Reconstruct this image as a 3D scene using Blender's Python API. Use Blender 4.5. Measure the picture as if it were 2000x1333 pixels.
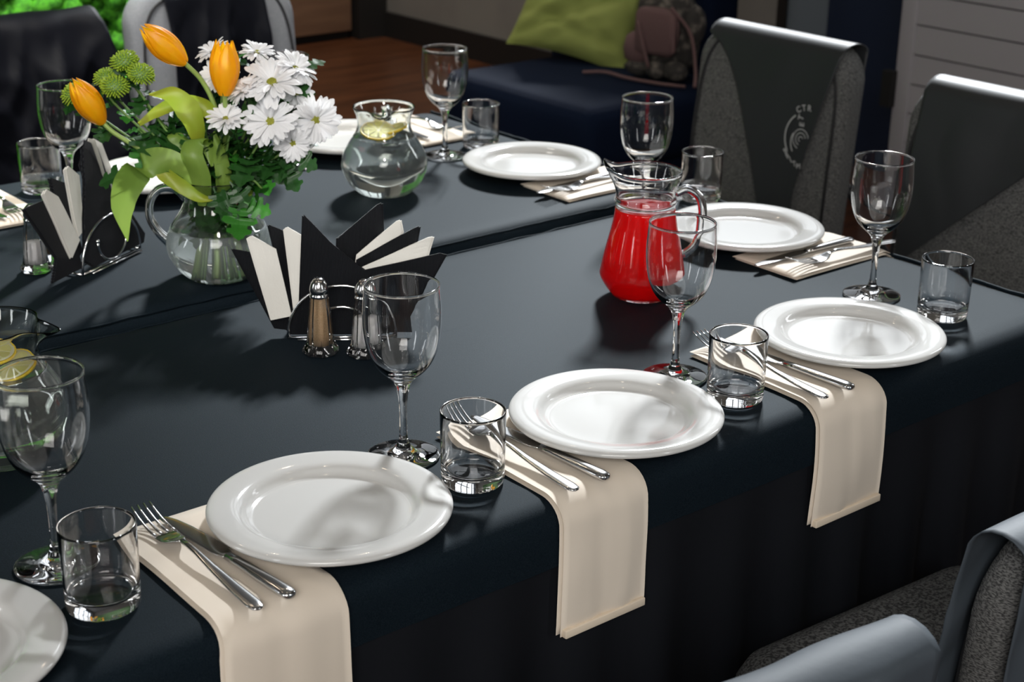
import bpy, bmesh, math, random
from mathutils import Vector, Matrix, noise
R = math.radians
PI = math.pi
rnd = random.Random(7)
for o in list(bpy.data.objects): bpy.data.objects.remove(o)
COL = bpy.context.scene.collection
SC = bpy.context.scene
TZ = 0.75                                     # height of the table top

# ------------------------------------------------------------------ camera
YAW = R(39.8)
h_cam, pitch, roll, fpx = 0.84405, 0.370422, 0.0149624, 3178.38
cam_d = bpy.data.cameras.new('camera'); cam = bpy.data.objects.new('camera', cam_d); COL.objects.link(cam)
def w2(x, y, z): return Vector((x*math.cos(YAW)+y*math.sin(YAW), -x*math.sin(YAW)+y*math.cos(YAW), z))
U = w2(1, 0, 0); F = w2(0, math.cos(pitch), -math.sin(pitch)); V = w2(0, math.sin(pitch), math.cos(pitch))
Rt = U*math.cos(roll)+V*math.sin(roll); Up = -U*math.sin(roll)+V*math.cos(roll)
cam.matrix_world = Matrix(((Rt.x, Up.x, -F.x, 0), (Rt.y, Up.y, -F.y, 0), (Rt.z, Up.z, -F.z, TZ+h_cam), (0, 0, 0, 1)))
cam_d.sensor_width = 36; cam_d.lens = fpx/2000*36
cam_d.dof.use_dof = True; cam_d.dof.focus_distance = 2.0; cam_d.dof.aperture_fstop = 8.0
cam_d.clip_start = 0.05
SC.camera = cam

# ------------------------------------------------------------------ world, lights, exposure
wd = bpy.data.worlds.new('world'); SC.world = wd; wd.use_nodes = True
wn = wd.node_tree.nodes; wn['Background'].inputs[0].default_value = (0.72, 0.82, 1.0, 1); wn['Background'].inputs[1].default_value = 0.06

def area(name, loc, target, sx, sy, power, col=(1, 1, 1), spread=PI):
    l = bpy.data.lights.new(name, 'AREA'); l.shape = 'RECTANGLE'; l.size = sx; l.size_y = sy; l.energy = power; l.color = col; l.spread = spread
    o = bpy.data.objects.new(name, l); COL.objects.link(o); o.location = loc
    o.rotation_euler = (Vector(target)-Vector(loc)).to_track_quat('-Z', 'Y').to_euler(); return o
WY0, WY1, WZ0, WZ1 = 3.2, 7.0, 1.75, 4.75          # window opening in the right wall
SUNDIR = Vector((0.72, 0.60, 0.0)).normalized()*math.cos(R(36)) + Vector((0, 0, math.sin(R(36))))
area('window_daylight', (5.35, (WY0+WY1)/2, (WZ0+WZ1)/2), (0, (WY0+WY1)/2, (WZ0+WZ1)/2), WY1-WY0, WZ1-WZ0, 45, (0.90, 0.95, 1.0))
area('front_fill_light', (-1.6, -2.0, 2.9), (1.4, 1.9, 0.8), 2.6, 1.5, 135, (1.0, 0.97, 0.93))  # fill lamp added behind the camera; no window is built there
for k_, (x_, y_, tx, ty) in enumerate([(-2.9, 0.8, 1, 1.6), (-2.9, 3.6, 1, 2.2), (2.0, -2.4, 1.5, 2), (4.85, 1.2, 1.5, 1.6)]):
    area('glass_edge_strip_light', (x_, y_, 1.95), (tx, ty, 1.4), 0.30, 1.9, 17, (0.93, 0.97, 1.0))  # strip lamps added to whiten the glass edges; no windows stand there
area('moss_fill_light', (1.2, 3.3, 3.3), (1.2, 4.3, 1.0), 1.6, 0.3, 42, (1.0, 0.96, 0.88), R(95))  # fill lamp added to brighten the moss wall
area('far_fill_light', (3.6, 5.6, 4.2), (4.2, 6.6, 0.3), 1.0, 1.0, 34, (1.0, 0.93, 0.82), R(100))  # fill lamp added to lift the dark far floor and sideboard
sl = bpy.data.lights.new('sun', 'SUN'); sl.energy = 7.5; sl.angle = R(7); sl.color = (0.93, 0.97, 1.0)
so = bpy.data.objects.new('sun', sl); COL.objects.link(so); so.rotation_euler = SUNDIR.to_track_quat('Z', 'Y').to_euler()
def spot(name, loc, target, power, cone):
    l = bpy.data.lights.new(name, 'SPOT'); l.energy = power; l.spot_size = R(cone); l.spot_blend = 0.9; l.shadow_soft_size = 0.12; l.color = (1.0, 0.96, 0.9)
    o = bpy.data.objects.new(name, l); COL.objects.link(o); o.location = loc; o.rotation_euler = (Vector(target)-Vector(loc)).to_track_quat('-Z', 'Y').to_euler()
spot('flower_fill_spot', (0.15, 0.2, 2.9), (1.17, 2.05, 1.0), 115, 26)  # fill spot added to brighten the tulips and paper napkins
for i, (x, y) in enumerate([(0.6, 3.6), (1.5, 3.4), (2.4, 3.2), (0.9, 1.2), (2.0, 0.6), (-0.4, 2.2)]):
    l = bpy.data.lights.new('ceiling_bulb', 'POINT'); l.energy = 4; l.shadow_soft_size = 0.035; l.color = (1.0, 0.82, 0.6)
    o = bpy.data.objects.new('ceiling_bulb', l); COL.objects.link(o); o.location = (x, y, 3.3)

vs = SC.view_settings
vs.view_transform = 'Standard'; vs.look = 'None'; vs.gamma = 1.0; vs.use_curve_mapping = False; vs.exposure = 0.08
cy = SC.cycles
cy.max_bounces = 14; cy.transmission_bounces = 14; cy.transparent_max_bounces = 12; cy.glossy_bounces = 6; cy.diffuse_bounces = 3
cy.sample_clamp_indirect = 6.0; cy.sample_clamp_direct = 0; cy.caustics_refractive = True; cy.caustics_reflective = False; cy.blur_glossy = 0.3
cy.use_denoising = True

# ------------------------------------------------------------------ materials
def mat(name, col, rough=0.5, metal=0.0, **kw):
    m = bpy.data.materials.new(name); m.use_nodes = True; b = m.node_tree.nodes['Principled BSDF']
    b.inputs['Base Color'].default_value = (*col, 1); b.inputs['Roughness'].default_value = rough; b.inputs['Metallic'].default_value = metal
    for k, v in kw.items():
        b.inputs[k.replace('_', ' ')].default_value = v
    return m
def bump(m, scale, strength, dist=0.001, kind='noise', stretch=(1, 1, 1), detail=3, col2=None, fac=(0.4, 0.6)):
    nt = m.node_tree; b = nt.nodes['Principled BSDF']
    tc = nt.nodes.new('ShaderNodeTexCoord'); mp = nt.nodes.new('ShaderNodeMapping'); mp.inputs['Scale'].default_value = stretch
    nt.links.new(tc.outputs['Object'], mp.inputs['Vector'])
    if kind == 'noise':
        t = nt.nodes.new('ShaderNodeTexNoise'); t.inputs['Scale'].default_value = scale; t.inputs['Detail'].default_value = detail; out = t.outputs['Fac']
    elif kind == 'wave':
        t = nt.nodes.new('ShaderNodeTexWave'); t.inputs['Scale'].default_value = scale; t.inputs['Distortion'].default_value = 1.5; out = t.outputs['Fac']
    else:
        t = nt.nodes.new('ShaderNodeTexVoronoi'); t.inputs['Scale'].default_value = scale; out = t.outputs['Distance']
    nt.links.new(mp.outputs[0], t.inputs['Vector'])
    if strength:
        bp = nt.nodes.new('ShaderNodeBump'); bp.inputs['Strength'].default_value = strength; bp.inputs['Distance'].default_value = dist
        nt.links.new(out, bp.inputs['Height']); nt.links.new(bp.outputs[0], b.inputs['Normal'])
    if col2:
        rp = nt.nodes.new('ShaderNodeValToRGB'); rp.color_ramp.elements[0].position = fac[0]; rp.color_ramp.elements[1].position = fac[1]
        rp.color_ramp.elements[0].color = b.inputs['Base Color'].default_value; rp.color_ramp.elements[1].color = (*col2, 1)
        nt.links.new(out, rp.inputs[0]); nt.links.new(rp.outputs[0], b.inputs['Base Color'])
    return m
def glassmat(name, col=(1, 1, 1), ior=1.48, rough=0.0):
    m = bpy.data.materials.new(name); m.use_nodes = True; nt = m.node_tree; nt.nodes.remove(nt.nodes['Principled BSDF'])
    g = nt.nodes.new('ShaderNodeBsdfGlass'); g.inputs['Color'].default_value = (*col, 1); g.inputs['IOR'].default_value = ior; g.inputs['Roughness'].default_value = rough
    nt.links.new(g.outputs[0], nt.nodes['Material Output'].inputs[0]); return m
def leafmat(name, col, col2=None, trans=0.35, rough=0.4, scale=30):
    m = mat(name, col, rough); nt = m.node_tree; b = nt.nodes['Principled BSDF']
    if col2: bump(m, scale, 0.2, 0.0005, col2=col2, fac=(0.35, 0.7))
    t = nt.nodes.new('ShaderNodeBsdfTranslucent'); mx = nt.nodes.new('ShaderNodeMixShader'); mx.inputs[0].default_value = trans
    t.inputs[0].default_value = (*[min(1, c*1.3) for c in (col2 or col)], 1)
    nt.links.new(b.outputs[0], mx.inputs[1]); nt.links.new(t.outputs[0], mx.inputs[2]); nt.links.new(mx.outputs[0], nt.nodes['Material Output'].inputs[0]); return m

M = {}
M['cloth'] = bump(mat('table_cloth_black', (0.0040, 0.0072, 0.0108), 0.68, Specular_IOR_Level=0.5, IOR=1.20, Specular_Tint=(0.60, 0.87, 1.0, 1)), 900, 0.35, 0.0006, detail=2, col2=(0.0085, 0.0135, 0.0190))
M['skirt'] = bump(mat('table_skirt_black', (0.006, 0.007, 0.010), 0.8, Specular_IOR_Level=0.2), 700, 0.3, 0.0005)
M['china'] = mat('white_china', (0.62, 0.615, 0.60), 0.08, Specular_IOR_Level=0.5)
M['glass'] = glassmat('clear_glass', (1.0, 1.0, 1.0))
M['jugglass'] = glassmat('jug_glass', (0.99, 1.0, 0.985))
def bright_water(name, k):  # clear water plus pale diffuse, standing in for light focused through the jug
    m = glassmat(name, (0.98, 0.99, 0.99), 1.33); nt = m.node_tree
    d1 = nt.nodes.new('ShaderNodeBsdfDiffuse'); d1.inputs[0].default_value = (0.80, 0.87, 0.90, 1)
    d2 = nt.nodes.new('ShaderNodeBsdfTranslucent'); d2.inputs[0].default_value = (0.85, 0.90, 0.92, 1)
    a = nt.nodes.new('ShaderNodeMixShader'); b = nt.nodes.new('ShaderNodeMixShader'); a.inputs[0].default_value = 0.5; b.inputs[0].default_value = k
    nt.links.new(d1.outputs[0], a.inputs[1]); nt.links.new(d2.outputs[0], a.inputs[2]); nt.links.new(nt.nodes['Glass BSDF'].outputs[0], b.inputs[1]); nt.links.new(a.outputs[0], b.inputs[2])
    nt.links.new(b.outputs[0], nt.nodes['Material Output'].inputs[0]); return m
M['water'] = bright_water('water', 0.06); M['vasewater'] = bright_water('brightened_vase_water', 0.20)  # brightness mixed into the water colour; the water itself is clear
M['steel'] = mat('polished_steel', (0.62, 0.62, 0.62), 0.16, 1.0)
M['wire'] = mat('chromed_wire', (0.75, 0.75, 0.76), 0.12, 1.0)
M['linen'] = bump(mat('cream_linen', (0.80, 0.70, 0.585), 0.75, Sheen_Weight=0.1), 1400, 0.25, 0.0004)
M['hem'] = bump(mat('cream_linen_hem', (0.82, 0.69, 0.54), 0.8), 1400, 0.25, 0.0004)
M['paperb'] = bump(mat('black_paper_napkin', (0.010, 0.011, 0.015), 0.5, Specular_IOR_Level=0.4), 190, 1.0, 0.002, 'wave', (1, 1, 1.6))
M['paperw'] = bump(mat('ivory_paper_napkin', (0.76, 0.74, 0.69), 0.8), 300, 0.4, 0.0006)
M['chair'] = bump(mat('grey_woven_fabric', (0.030, 0.030, 0.031), 0.9), 240, 0.7, 0.0015, 'noise', (1, 1, 3), col2=(0.155, 0.155, 0.152))
M['chairl'] = bump(mat('light_grey_woven_fabric', (0.19, 0.20, 0.22), 0.9), 300, 0.6, 0.001, 'noise', (1, 1, 3), col2=(0.27, 0.28, 0.31))
M['piping'] = mat('dark_piping', (0.01, 0.01, 0.012), 0.7)
M['apron'] = mat('black_apron_cloth', (0.019, 0.021, 0.0235), 0.5, Specular_IOR_Level=0.4, Sheen_Weight=0.06)
M['apronb'] = mat('black_satin_apron', (0.0030, 0.0035, 0.0065), 0.6, Specular_IOR_Level=0.10)
M['apronf'] = bump(mat('slate_apron_cloth', (0.050, 0.063, 0.078), 0.65), 90, 0.3, 0.001)
M['print'] = mat('white_print', (0.42, 0.42, 0.42), 0.6)
M['leg'] = mat('dark_metal_leg', (0.012, 0.012, 0.014), 0.4, 0.6)
M['floor'] = bump(mat('dark_wood_floor', (0.040, 0.014, 0.006), 0.32, Specular_IOR_Level=0.4), 2.2, 0.05, 0.002, 'noise', (1, 14, 1), 6, col2=(0.085, 0.030, 0.012))
M['wallgrey'] = bump(mat('warm_grey_plaster', (0.16, 0.15, 0.14), 0.85), 4, 0.1, col2=(0.18, 0.17, 0.155))
M['wallblue'] = mat('blue_grey_panel', (0.12, 0.145, 0.17), 0.6)
M['navywall'] = mat('navy_panel', (0.004, 0.012, 0.035), 0.6)
M['black'] = mat('black_trim', (0.006, 0.005, 0.005), 0.6)
M['cabinet'] = bump(mat('light_brown_wood', (0.19, 0.105, 0.065), 0.5), 3, 0.05, 0.001, 'noise', (1, 1, 12), 5, col2=(0.23, 0.13, 0.08))
M['sofa'] = bump(mat('navy_velvet', (0.003, 0.0065, 0.018), 0.9, Specular_IOR_Level=0.08), 60, 0.15)
M['pillow'] = bump(mat('lime_green_cotton', (0.20, 0.23, 0.055), 0.9), 500, 0.3, 0.0005)
M['pink'] = bump(mat('dusty_pink_corduroy', (0.20, 0.115, 0.11), 0.85), 40, 0.9, 0.004, 'wave', (1.8, 0.2, 0.05), col2=(0.12, 0.06, 0.06))
M['bagdark'] = bump(mat('mottled_dark_plush', (0.02, 0.017, 0.015), 0.9), 28, 0.8, 0.01, col2=(0.14, 0.12, 0.10), fac=(0.5, 0.7))
M['shutter'] = mat('pale_grey_shutter', (0.36, 0.34, 0.36), 0.5)
M['moss'] = bump(leafmat('green_moss', (0.02, 0.15, 0.006), None, 0.15, 0.8), 60, 0.6, 0.01, col2=(0.10, 0.46, 0.02), fac=(0.35, 0.62))
M['mossbase'] = mat('moss_backing', (0.006, 0.03, 0.004), 0.9)
M['wallout'] = mat('off_white_wall', (0.35, 0.35, 0.34), 0.8)
M['tulip'] = leafmat('orange_tulip_petal', (1.0, 0.38, 0.002), (1.0, 0.56, 0.006), 0.40, 0.4, 25)
M['tleaf'] = leafmat('tulip_leaf_green', (0.20, 0.34, 0.055), (0.27, 0.40, 0.075), 0.4, 0.4, 18)
M['tleafy'] = leafmat('yellowing_tulip_leaf', (0.42, 0.44, 0.04), (0.36, 0.50, 0.05), 0.4, 0.4, 18)
M['tstem'] = mat('tulip_stem_green', (0.28, 0.40, 0.10), 0.4)
M['mstem'] = mat('chrysanthemum_stem_green', (0.13, 0.24, 0.05), 0.5)
M['mleaf'] = leafmat('dark_lobed_leaf', (0.012, 0.055, 0.010), (0.025, 0.10, 0.018), 0.2, 0.38, 60)
M['mleafb'] = leafmat('bright_lobed_leaf', (0.03, 0.17, 0.02), (0.06, 0.28, 0.03), 0.35, 0.38, 60)
M['daisy'] = leafmat('white_petal', (0.86, 0.86, 0.88), None, 0.25, 0.5)
M['disc'] = bump(mat('olive_disc', (0.16, 0.18, 0.015), 0.8), 900, 0.8, 0.001, col2=(0.32, 0.31, 0.03))
M['pompon'] = leafmat('lime_floret', (0.26, 0.40, 0.02), (0.42, 0.58, 0.04), 0.2, 0.6, 150)
M['lemon'] = leafmat('lemon_flesh', (0.78, 0.74, 0.24), (0.86, 0.82, 0.42), 0.4, 0.35, 120)
M['rind'] = mat('lemon_rind', (0.85, 0.60, 0.03), 0.45)
M['pith'] = mat('lemon_pith', (0.85, 0.83, 0.62), 0.6)
M['salt'] = bump(mat('salt', (0.88, 0.86, 0.86), 0.9), 900, 0.4)
M['pepper'] = bump(mat('ground_pepper', (0.30, 0.19, 0.10), 0.95), 900, 0.5, col2=(0.38, 0.26, 0.15))
M['ceiling'] = mat('ceiling_paint', (0.2, 0.2, 0.2), 0.9)
mj = mat('red_juice', (0.95, 0.006, 0.008), 0.06, Transmission_Weight=0.35, IOR=1.36, Coat_Weight=1.0, Coat_Roughness=0.02); nt = mj.node_tree
jt = nt.nodes.new('ShaderNodeBsdfTranslucent'); jt.inputs[0].default_value = (1.0, 0.008, 0.008, 1)
m2 = nt.nodes.new('ShaderNodeMixShader'); m2.inputs[0].default_value = 0.4
nt.links.new(nt.nodes['Principled BSDF'].outputs[0], m2.inputs[1]); nt.links.new(jt.outputs[0], m2.inputs[2]); nt.links.new(m2.outputs[0], nt.nodes['Material Output'].inputs[0])
M['juice'] = mj

# ------------------------------------------------------------------ helpers
def tag(o, label=None, cat=None, group=None, kind=None):
    if label: o['label'] = label
    if cat: o['category'] = cat
    if group: o['group'] = group
    if kind: o['kind'] = kind
    return o
def thing(name, label, cat, loc=(0, 0, 0), rz=0.0, group=None):
    o = bpy.data.objects.new(name, None); o.empty_display_size = 0.05; COL.objects.link(o)
    o.location = loc; o.rotation_euler = (0, 0, rz); return tag(o, label, cat, group)
def obj(name, vf, m, parent=None, smooth=True, mesh=None):
    if mesh is None:
        mesh = bpy.data.meshes.new(name); mesh.from_pydata([tuple(v) for v in vf[0]], [], vf[1]); mesh.materials.append(M[m] if isinstance(m, str) else m)
        if smooth: mesh.polygons.foreach_set('use_smooth', [True]*len(mesh.polygons))
        mesh.update()
    o = bpy.data.objects.new(name, mesh); COL.objects.link(o); o.parent = parent; return o
def fixn(o):
    bm = bmesh.new(); bm.from_mesh(o.data); bmesh.ops.recalc_face_normals(bm, faces=bm.faces); bm.to_mesh(o.data); bm.free(); return o
def copy_tree(o, parent=None):
    c = o.copy(); COL.objects.link(c); c.parent = parent
    for ch in [x for x in bpy.data.objects if x.parent == o]:
        copy_tree(ch, c)
    return c
def smoothcurve(pts, n=6):
    P = [Vector(p) for p in pts]; out = []
    for i in range(len(P)-1):
        p0 = P[i-1] if i else P[0]*2-P[1]; p1, p2 = P[i], P[i+1]; p3 = P[i+2] if i+2 < len(P) else P[-1]*2-P[-2]
        for k in range(n):
            t = k/n; out.append(0.5*((2*p1)+(-p0+p2)*t+(2*p0-5*p1+4*p2-p3)*t*t+(-p0+3*p1-3*p2+p3)*t**3))
    out.append(P[-1]); return out
def lathe(prof, seg=48, deform=None, closed_axis=True):
    vs, fs, rows = [], [], []
    for (r, z) in prof:
        if r < 1e-5: rows.append([len(vs)]); vs.append((0, 0, z))
        else:
            rows.append(list(range(len(vs), len(vs)+seg)))
            for k in range(seg):
                a = 2*PI*k/seg; p = (r*math.cos(a), r*math.sin(a), z)
                if deform: p = deform(p, a, r, z)
                vs.append(p)
    for A, B in zip(rows, rows[1:]):
        for k in range(seg):
            k2 = (k+1) % seg
            a, b = (A[0], A[0]) if len(A) == 1 else (A[k], A[k2]); c, d = (B[0], B[0]) if len(B) == 1 else (B[k2], B[k])
            f = []
            for q in (a, b, c, d):
                if q not in f: f.append(q)
            if len(f) > 2: fs.append(tuple(f))
    return vs, fs
def tube(pts, rad, seg=8, caps=True):
    P = [Vector(p) for p in pts]; vs, fs = [], []
    up = Vector((0.13, 0.21, 0.97)); n = len(P)
    for i, p in enumerate(P):
        t = (P[min(i+1, n-1)]-P[max(i-1, 0)]).normalized(); s = t.cross(up)
        if s.length < 1e-4: s = t.cross(Vector((1, 0, 0)))
        s.normalize(); u2 = s.cross(t); up = u2
        r = rad[i] if isinstance(rad, (list, tuple)) else rad
        for k in range(seg):
            a = 2*PI*k/seg; vs.append(p+s*(r*math.cos(a))+u2*(r*math.sin(a)))
        if i:
            for k in range(seg):
                a, b = (i-1)*seg+k, (i-1)*seg+(k+1) % seg; fs.append((a, b, b+seg, a+seg))
    if caps: fs.append(tuple(range(seg-1, -1, -1))); fs.append(tuple((n-1)*seg+k for k in range(seg)))
    return vs, fs
def box(x0, x1, y0, y1, z0, z1):
    v = [(x, y, z) for x in (x0, x1) for y in (y0, y1) for z in (z0, z1)]
    return v, [(0, 1, 3, 2), (4, 6, 7, 5), (0, 4, 5, 1), (2, 3, 7, 6), (0, 2, 6, 4), (1, 5, 7, 3)]
def join(*vfs):
    V_, F_ = [], []
    for v, f in vfs:
        n = len(V_); V_ += list(v); F_ += [tuple(i+n for i in q) for q in f]
    return V_, F_
def bevelled(name, vf, m, parent, w, seg=3):
    o = obj(name, vf, m, parent); md = o.modifiers.new('bevel', 'BEVEL'); md.width = w; md.segments = seg; md.limit_method = 'ANGLE'; return o
def grid(nu, nv, fn):
    vs = [fn(i/nu, j/nv) for j in range(nv+1) for i in range(nu+1)]
    fs = [(j*(nu+1)+i, j*(nu+1)+i+1, (j+1)*(nu+1)+i+1, (j+1)*(nu+1)+i) for j in range(nv) for i in range(nu)]
    return vs, fs
def loft(secs, seg=14, p=2.4):
    # secs: (y, xc, zc, halfw, halft) cross-sections perpendicular to y, superellipse outline
    vs, fs = [], []
    for i, (y, xc, zc, w, t) in enumerate(secs):
        for k in range(seg):
            a = 2*PI*k/seg; c, s = math.cos(a), math.sin(a)
            vs.append((xc+w*math.copysign(abs(c)**(2/p), c), y, zc+t*math.copysign(abs(s)**(2/p), s)))
        if i:
            for k in range(seg):
                a, b = (i-1)*seg+k, (i-1)*seg+(k+1) % seg; fs.append((a, b, b+seg, a+seg))
    fs.append(tuple(range(seg-1, -1, -1))); fs.append(tuple((len(secs)-1)*seg+k for k in range(seg)))
    return vs, fs
def nz(x, y, z=0.0): return noise.noise(Vector((x, y, z)))

# ------------------------------------------------------------------ the room
RX = 4.9
tag(obj('floor', box(-3, 5.6, -2.5, 7.6, -0.05, 0), 'floor', None, False), kind='structure')
tag(obj('ceiling', box(-3, 5.05, -2.5, 7.6, 4.9, 4.95), 'ceiling', None, False), kind='structure')
wr = join(box(RX, RX+0.15, -2.5, 7.6, 0, WZ0), box(RX, RX+0.15, -2.5, WY0, WZ0, 4.9), box(RX, RX+0.15, WY1, 7.6, WZ0, 4.9), box(RX, RX+0.15, WY0, WY1, WZ1, 4.9))
tag(obj('wall_right', wr, 'wallgrey', None, False), kind='structure')
tag(obj('wall_back', box(-3, RX, 7.45, 7.6, 0, 4.9), 'wallgrey', None, False), kind='structure')
tag(obj('wall_left', box(-3.15, -3, -2.5, 7.6, 0, 4.9), 'wallout', None, False), kind='structure')
tag(obj('wall_front', box(-3, RX, -2.65, -2.5, 0, 4.9), 'wallout', None, False), kind='structure')
tag(obj('baseboard_right', box(RX-0.02, RX, 4.5, 7.45, 0, 0.13), 'black', None, False), kind='structure')
# high window of the right wall: frame, mullions (its glass lies outside what the photograph shows)
fr = [box(RX, RX+0.08, WY0, WY1, WZ0, WZ0+0.06), box(RX, RX+0.08, WY0, WY1, WZ1-0.06, WZ1)]
for k in range(5):
    y = WY0+(WY1-WY0)*k/4; fr.append(box(RX, RX+0.08, max(WY0, y-0.035), min(WY1, y+0.035), WZ0, WZ1))
fr.append(box(RX, RX+0.08, WY0, WY1, 3.2, 3.26))
tag(obj('window_1', join(*fr), 'black', None, False), kind='structure')
# panels along the right wall
tag(obj('trim_1', box(RX-0.05, RX, 4.235, 4.53, 0, 1.75), 'wallgrey', None, False), kind='structure')
tag(obj('trim_2', box(RX-0.06, RX, 4.19, 4.235, 0, 1.75), 'black', None, False), kind='structure')
tag(obj('trim_3', box(RX-0.05, RX, 3.965, 4.19, 0, 1.75), 'wallblue', None, False), kind='structure')
tag(obj('trim_4', box(RX-0.08, RX, 3.0, 3.965, 0, 1.75), 'navywall', None, False), kind='structure')
# moss partition behind the chairs
tag(obj('wall_moss', box(-1.6, 2.42, 4.32, 4.40, 0, 2.4), 'mossbase', None, False), kind='structure')
def ico(bm_list={}):
    if 'm' not in bm_list:
        bm = bmesh.new(); bmesh.ops.create_icosphere(bm, subdivisions=2, radius=1)
        bm_list['m'] = ([v.co.copy() for v in bm.verts], [tuple(x.index for x in f.verts) for f in bm.faces]); bm.free()
    return bm_list['m']
iv, if_ = ico()
mv, mf = [], []
for k in range(2600):
    x = rnd.uniform(0.3, 2.40); z = rnd.uniform(0.15, 1.35); y = 4.285-rnd.uniform(0.0, 0.04); r = rnd.uniform(0.016, 0.04)
    sx, sz, sy = r*rnd.uniform(0.7, 1.3), r*rnd.uniform(0.7, 1.5), r*rnd.uniform(0.6, 1.1); n0 = len(mv); sd = rnd.random()*50
    for v in iv:
        d = 1+0.45*nz(v.x*2.2+sd, v.y*2.2, v.z*2.2)
        mv.append((x+v.x*sx*d, y+v.y*sy*d, z+v.z*sz*d))
    mf += [tuple(i+n0 for i in f) for f in if_]
tag(obj('moss', (mv, mf), 'moss'), 'bright green preserved moss covering the partition behind the chairs', 'moss', kind='stuff')
# brown wood cabinet and dark post at the far end
t = thing('sideboard', 'light brown wooden sideboard standing against the far dark post', 'cabinet', (3.86, 7.2, 0))
bevelled('body', box(-1.15, 0.855, -0.20, 0.24, 0.04, 1.15), 'cabinet', t, 0.004)
obj('plinth', box(-1.14, 0.85, -0.19, 0.2, 0, 0.04), 'black', t, False)
for k in range(3): bevelled('door', box(-1.14+k*0.665, -0.482+k*0.665, -0.225, -0.201, 0.045, 1.14), 'cabinet', t, 0.003)
tag(obj('trim_5', box(4.725, RX, 6.93, 7.45, 0, 2.6), 'black', None, False), kind='structure')

# ------------------------------------------------------------------ shutters on the right
t = thing('shutter_screen', 'pale grey slatted shutter screen beside the navy panel', 'shutter', (4.40, 2.5, 0))
bevelled('stile', box(-0.02, 0.03, 0.74, 0.80, 0.12, 1.6), 'shutter', t, 0.004); bevelled('stile', box(-0.02, 0.03, -0.9, -0.84, 0.12, 1.6), 'shutter', t, 0.004)
for k in range(14):
    z = 0.175+k*0.0975
    v, f = box(-0.012, 0.012, -0.84, 0.74, 0.0, 0.0915); v = [(x-0.004*(1-zz/0.09)+0.0, y, z+zz) for x, y, zz in v]
    obj('slat', (v, f), 'shutter', t, False)
obj('backing', box(0.02, 0.03, -0.84, 0.74, 0.14, 1.56), 'leg', t, False)
obj('latch', box(-0.05, -0.022, 0.79, 0.83, 0.38, 0.50), 'black', t, False)
for s in (-0.87, 0.77): obj('foot', box(-0.14, 0.14, s-0.025, s+0.025, 0, 0.12), 'shutter', t, False)

# ------------------------------------------------------------------ navy sofa, cushion, bag
t = thing('sofa', 'navy blue upholstered bench seat by the right wall', 'sofa', (3.72, 4.15, 0))
def cushion(x0, x1, y0, y1, z0, z1, w, m, name, seedv=0, amp=0.006):
    bm = bmesh.new(); v, f = box(x0, x1, y0, y1, z0, z1); vv = [bm.verts.new(p) for p in v]; [bm.faces.new([vv[i] for i in q]) for q in f]
    bmesh.ops.bevel(bm, geom=list(bm.edges), offset=w, segments=4, profile=0.5, affect='EDGES'); bmesh.ops.subdivide_edges(bm, edges=list(bm.edges), cuts=2, use_grid_fill=True)
    for q in bm.verts: q.co += q.normal*0 + Vector((nz(q.co.x*5+seedv, q.co.y*5, q.co.z*5), nz(q.co.y*5, q.co.z*5+seedv, 3), nz(q.co.z*5, q.co.x*5+seedv, 7)))*amp
    bmesh.ops.recalc_face_normals(bm, faces=bm.faces)
    out = ([q.co.copy() for q in bm.verts], None); bm.verts.index_update(); out = (out[0], [tuple(x.index for x in q.verts) for q in bm.faces]); bm.free(); return out
obj('seat_cushion', cushion(-0.36, 0.36, -0.47, 0.30, 0.20, 0.43, 0.06, 'sofa', 's'), 'sofa', t)
obj('base', cushion(-0.33, 0.42, -0.45, 0.27, 0.05, 0.21, 0.02, 'sofa', 'b'), 'sofa', t)
obj('backrest', cushion(0.34, 0.52, -0.29, 0.54, 0.08, 0.95, 0.05, 'sofa', 'r'), 'sofa', t)
for x, y in ((-0.28, -0.4), (-0.28, 0.22), (0.36, -0.4), (0.36, 0.22)): obj('leg', tube([(x, y, 0), (x, y, 0.06)], [0.018, 0.024], 10), 'leg', t)
def pillow_mesh(w, h, th, sd):
    def side(sg):
        def fn(u, v):
            x, z = (u-0.5)*2, (v-0.5)*2
            e = max(0.0, (1-abs(x)**2.6))*max(0.0, (1-abs(z)**2.6)); pin = 1-0.10*(1-abs(z)**2)*abs(x)**3
            pin2 = 1-0.10*(1-abs(x)**2)*abs(z)**3
            cr_ = sum(a_*math.exp(-((z*math.cos(b_)+x*math.sin(b_)-k_+0.12*nz(x*2, z*2, k_))/w_)**2) for a_, b_, k_, w_ in ((0.024, 0.35, 0.25, 0.07), (0.020, 0.55, -0.15, 0.06), (0.022, 0.15, -0.5, 0.08), (0.018, 0.75, 0.62, 0.06)))
            d = sg*(th*0.5*e**0.55-cr_*e**0.5*(0.4+0.6*nz(x*1.5, z*1.5, 9)+0.4)) + 0.05*e**0.4*nz(x*1.0+sd, z*3.2-x*2.0)+0.03*e**0.4*abs(nz(x*1.6+sd, z*5.5-x*3.4, 3))
            return (x*w/2*pin, d, z*h/2*pin2)
        return grid(28, 28, fn)
    return join(side(1), side(-1))
o = obj('cushion', pillow_mesh(0.46, 0.44, 0.16, 3.1), 'pillow'); fixn(o)
o.rotation_euler = (R(-24), R(10), R(-62)); o.location = (3.90, 4.31, 0.635)
tag(o, 'lime green cushion leaning on the navy sofa backrest', 'cushion')
t = thing('backpack', 'small dusty pink corduroy and dark plush backpack slumped on the navy sofa', 'bag', (3.90, 3.90, 0.435), R(-72))
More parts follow.
